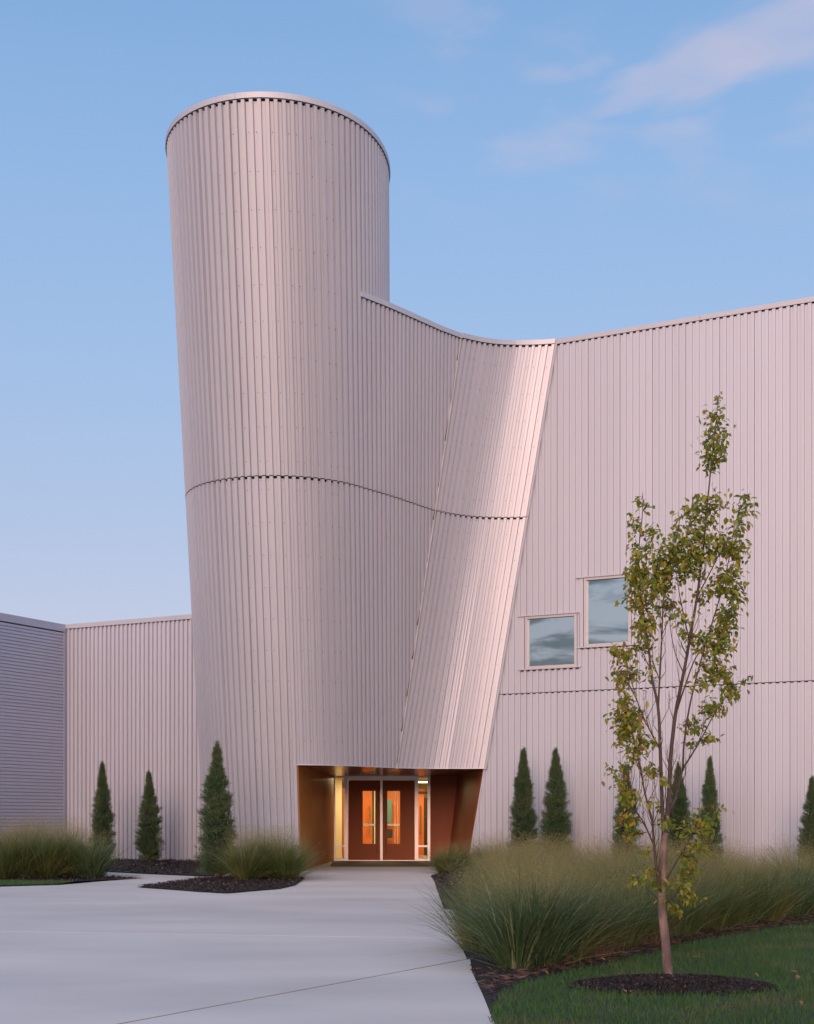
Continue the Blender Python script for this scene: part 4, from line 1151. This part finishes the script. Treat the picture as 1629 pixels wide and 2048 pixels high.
brs = [
 ([(1328, 1680, 0), (1323, 1600, -.03), (1318, 1500, -.06), (1313, 1416, -.08), (1300, 1360, -.1), (1292, 1290, -.1), (1280, 1200, -.08), (1275, 1120, -.05), (1284, 1030, -.03), (1286, 985, 0)], .018),
 ([(1313, 1420, -.08), (1318, 1350, -.05), (1325, 1270, .02), (1330, 1190, .05), (1338, 1130, .07), (1362, 1050, .08), (1360, 1020, .08)], .009),
 ([(1326, 1800, 0), (1312, 1745, -.06), (1304, 1690, -.10), (1298, 1640, -.14), (1284, 1590, -.16), (1272, 1530, -.18), (1258, 1480, -.2), (1247, 1420, -.2), (1243, 1390, -.18)], .014),
 ([(1304, 1690, -.10), (1284, 1640, -.02), (1262, 1610, .05), (1252, 1570, .08), (1254, 1520, .1)], .007),
 ([(1318, 1500, -.06), (1296, 1450, .02), (1280, 1410, .05), (1262, 1350, .06), (1240, 1300, .05), (1222, 1282, .05)], .007),
 ([(1340, 1620, 0), (1358, 1590, .08), (1370, 1543, .12), (1392, 1507, .15), (1410, 1478, .16), (1436, 1430, .18), (1460, 1392, .18), (1488, 1358, .17)], .012),
 ([(1372, 1540, .12), (1374, 1480, .1), (1384, 1410, .08), (1402, 1330, .05), (1425, 1250, .04), (1445, 1180, .02), (1460, 1110, 0), (1468, 1060, 0), (1480, 1020, 0), (1500, 985, 0)], .009),
 ([(1380, 1285, 0), (1362, 1230, -.1), (1352, 1190, -.14), (1345, 1150, -.16), (1340, 1120, -.16)], .006),
 ([(1393, 1195, -.03), (1420, 1140, -.1), (1445, 1090, -.12), (1470, 1070, -.12)], .006),
 ([(1405, 1105, -.02), (1390, 1060, -.06), (1382, 1020, -.06), (1388, 990, -.05)], .005),
 ([(1327, 1770, 0), (1350, 1720, -.10), (1372, 1680, -.14), (1388, 1640, -.16), (1392, 1605, -.16)], .009),
 ([(1325, 1812, 0), (1345, 1790, -.08), (1362, 1765, -.10), (1380, 1735, -.12)], .007),
 ([(1324, 1805, 0), (1300, 1780, .05), (1280, 1755, .08), (1268, 1738, .08)], .006),
 ([(1368, 1345, .02), (1356, 1300, .12), (1348, 1240, .16), (1352, 1190, .18)], .005),
 ([(1353, 1430, .04), (1372, 1380, .10), (1400, 1310, .14), (1440, 1260, .16), (1470, 1215, .16), (1478, 1170, .15)], .008),
]
for pts, r0 in brs: limb('branch', [T3(*p) for p in pts], r0, .0018, 7, MBARK2)
# leaf clusters (px, y, rx, ry, n)
CLS = [(1436,797,6,8,5),(1433,832,20,16,26),(1430,862,24,20,40),(1432,895,22,18,34),(1415,912,14,14,18),(1435,922,16,12,18),
 (1412,1000,36,16,34),(1415,1030,34,22,50),(1497,1005,14,16,15),(1482,992,7,10,7),(1480,1040,18,16,20),(1378,1030,8,22,8),(1362,1045,8,22,8),
 (1284,990,7,6,4),(1290,1015,12,9,6),(1272,1050,12,14,16),(1305,1072,13,16,15),(1270,1085,10,10,7),(1302,1100,14,14,14),(1270,1118,12,16,16),
 (1345,1095,26,16,28),(1372,1100,28,24,50),(1400,1070,30,28,60),(1432,1095,28,22,50),(1470,1085,22,16,28),(1478,1115,14,20,22),(1405,1110,26,22,40),
 (1335,1130,32,22,56),(1300,1150,30,26,64),(1268,1160,18,28,44),(1285,1195,30,24,60),(1262,1205,14,18,20),(1325,1160,26,22,44),(1375,1140,26,20,36),(1345,1200,24,18,26),
 (1455,1150,26,24,50),(1478,1180,18,18,28),(1430,1175,20,20,28),(1470,1215,20,22,40),(1400,1190,20,16,16),
 (1232,1290,14,9,14),(1250,1315,18,14,24),(1278,1290,22,18,30),(1295,1250,22,22,34),(1265,1245,14,16,14),(1370,1262,14,16,10),(1355,1230,16,14,14),
 (1448,1250,26,20,50),(1428,1280,22,20,42),(1455,1290,20,16,26),(1400,1270,14,14,10),(1245,1345,20,12,20),(1272,1340,18,14,18),(1300,1330,12,14,10),(1240,1370,8,10,6),
 (1430,1325,22,16,34),(1452,1330,18,12,20),(1420,1360,24,12,22),(1475,1362,16,8,10),(1496,1354,6,4,3),(1460,1380,20,12,20),(1440,1400,18,12,20),(1416,1410,18,14,22),
 (1400,1445,22,12,28),(1430,1470,18,8,12),(1395,1478,10,8,8),(1248,1410,22,16,44),(1232,1440,18,20,40),(1260,1450,22,22,48),(1280,1420,14,16,18),(1282,1480,20,18,28),(1238,1478,16,14,20),
 (1256,1505,18,14,20),(1258,1535,14,16,18),(1282,1545,12,14,10),(1248,1570,14,14,18),(1262,1590,12,14,16),(1312,1482,10,8,7),(1306,1540,10,12,10),(1316,1560,7,8,4),
 (1258,1600,14,14,16),(1250,1635,20,16,28),(1262,1665,14,14,16),(1310,1645,12,10,8),(1325,1610,6,8,4),(1300,1600,8,8,4),(1288,1700,12,10,8),
 (1388,1635,22,16,34),(1375,1660,22,14,26),(1400,1655,16,12,14),(1345,1650,8,8,4),(1395,1690,18,14,24),(1370,1710,20,14,22),(1345,1695,10,8,5),
 (1300,1735,14,8,10),(1282,1752,20,9,22),(1310,1760,12,8,10),(1372,1745,20,12,24),(1395,1735,10,8,8),(1352,1770,18,10,14),(1378,1785,18,10,20),(1385,1800,12,7,8),(1350,1805,12,7,8),(1358,1822,10,6,6),(1318,1790,6,6,3)]
# leaf mesh: folded, pointed oval
def leafmesh(name, mt, seed):
    rr = random.Random(seed); pts = [(0, 0), (.2, .20), (.45, .27), (.72, .19), (1, 0)]
    v = [(x, 0, -.10*x*x*(1+rr.random())) for x, y in pts]; n_ = len(v)
    up = [(x, y, .10*abs(y)/.27 - .10*x*x) for x, y in pts[1:-1]]; dn = [(x, -y, .10*abs(y)/.27-.10*x*x-.03) for x, y in pts[1:-1]]
    V = v+up+dn; F = [(0, 1, 5), (1, 2, 6, 5), (2, 3, 7, 6), (3, 4, 7), (0, 8, 1), (1, 8, 9, 2), (2, 9, 10, 3), (3, 10, 4)]
    me = bpy.data.meshes.new(name); me.from_pydata(V, [], F); me.materials.append(mt); me.update(); return me
LM = [leafmesh('leaf', m, i) for i, m in enumerate(MLEAF)]
LB = [(np.array([tuple(v.co) for v in me.vertices]), [tuple(p.vertices) for p in me.polygons]) for me in LM]
allP = np.vstack([l[0] for l in LIMBS[1:]])
tw = B(); leaves = []
for (cxp, cyp, rx, ry, n_) in CLS:
    c = T3(cxp, cyp)
    lo_ = allP[allP[:, 2] < c.z+.02]
    if not len(lo_): lo_ = allP
    dd = (lo_[:, 0]-c.x)**2 + .55*(lo_[:, 2]-c.z)**2; a = lo_[np.argmin(dd)]
    c.y = a[1] + random.uniform(-.10, .10)
    m_ = max(1, n_//5)
    hubs = []
    for k in range(m_):
        q = Vector((c.x+random.gauss(0, .5)*rx*pm, c.y+random.gauss(0, .10), c.z+random.gauss(0, .5)*ry*pm))
        mid = Vector(a)*.45+q*.55+Vector((random.uniform(-.02, .02), random.uniform(-.02, .02), -.02))
        if (q-Vector(a)).length < .55: tw.tube([tuple(a), mid, q], [.0028, .002, .001], 4, cap=False)
        hubs.append((mid, q))
    for k in range(int(n_*3.1)):
        mid, q = random.choice(hubs); t = random.random()
        P = mid*(1-t)+q*t + Vector((random.gauss(0, .5)*rx*pm*.95, random.gauss(0, .06), random.gauss(0, .5)*ry*pm*1.0))
        leaves.append((P, cxp, cyp))
# bare inner twigs
for k in range(95):
    L0 = random.choice(LIMBS[1:8])[0]; i = random.randrange(0, int(len(L0)*.6)); p = Vector(L0[i])
    hgt = random.uniform(.12, .38); az = random.uniform(0, 6.28)
    q = p+Vector((math.cos(az)*hgt*.28, math.sin(az)*hgt*.28, hgt)); m1 = p.lerp(q, .5)+Vector((math.cos(az), math.sin(az), 0))*.03
    tw.tube([p, m1, q], [.0032, .0022, .0008], 4, cap=False)
    for j in range(3):
        s_ = m1.lerp(q, random.random()*.8); e_ = s_+Vector((random.uniform(-.05, .05), random.uniform(-.05, .05), random.uniform(.02, .09)))
        tw.tube([s_, e_], [.0014, .0006], 3, cap=False)
tag(tw.out('twigs', MTWIG, tree), kind='stuff')
rl = random.Random(4)
order = list(range(len(leaves))); rl.shuffle(order); big = set(order[:300])
from mathutils import Euler
bulk = [([], []) for _ in range(4)]
for i, (P, cxp, cyp) in enumerate(leaves):
    az = rl.uniform(0, 6.28); pitch_ = rl.gauss(.55, .45); roll = rl.gauss(0, .5)
    E_ = Euler((roll, pitch_, az)); s_ = rl.uniform(.050, .068) if i in big else rl.uniform(.034, .060)
    if cyp < 960: s_ *= .92
    warm = .30 if cxp < 1300 else .10
    u = rl.random(); mi = 3 if u < warm*.5 else (1 if u < warm+.30 else (2 if u < warm+.50 else 0))
    if i in big:
        o = bpy.data.objects.new('leaf', LM[mi]); COL.objects.link(o); o.parent = tree
        o.location = P-tree.location; o.rotation_euler = E_; o.scale = (s_, s_, s_)
    else:
        V0, F0 = LB[mi]; R3 = np.array(E_.to_matrix()); V = V0@R3.T*s_+np.array(P)
        k0 = len(bulk[mi][0]); bulk[mi][0].extend(V.tolist()); bulk[mi][1].extend([tuple(j+k0 for j in f) for f in F0])
for mi in range(4):
    if bulk[mi][1]: tag(mk('small_leaves', bulk[mi][0], bulk[mi][1], MLEAF[mi], tree), kind='stuff')
fl = ([], [])
for k in range(46):
    x = TB[0]+rl.gauss(0, 1.3); y = TB[1]+rl.gauss(0, 1.2)
    if x < 1.2: continue
    E_ = Euler((rl.gauss(0, .3), rl.gauss(0, .3), rl.uniform(0, 6.28))); R3 = np.array(E_.to_matrix()); V0, F0 = LB[3]
    V = V0@R3.T*rl.uniform(.045, .065)+np.array((x, y, .05)); k0 = len(fl[0]); fl[0].extend(V.tolist()); fl[1].extend([tuple(j+k0 for j in f) for f in F0])
tag(mk('fallen_leaves', fl[0], fl[1], MLEAF[3]), kind='stuff')
print('clumps', cnt, 'leaves', len(leaves), 'objects', len(bpy.data.objects))
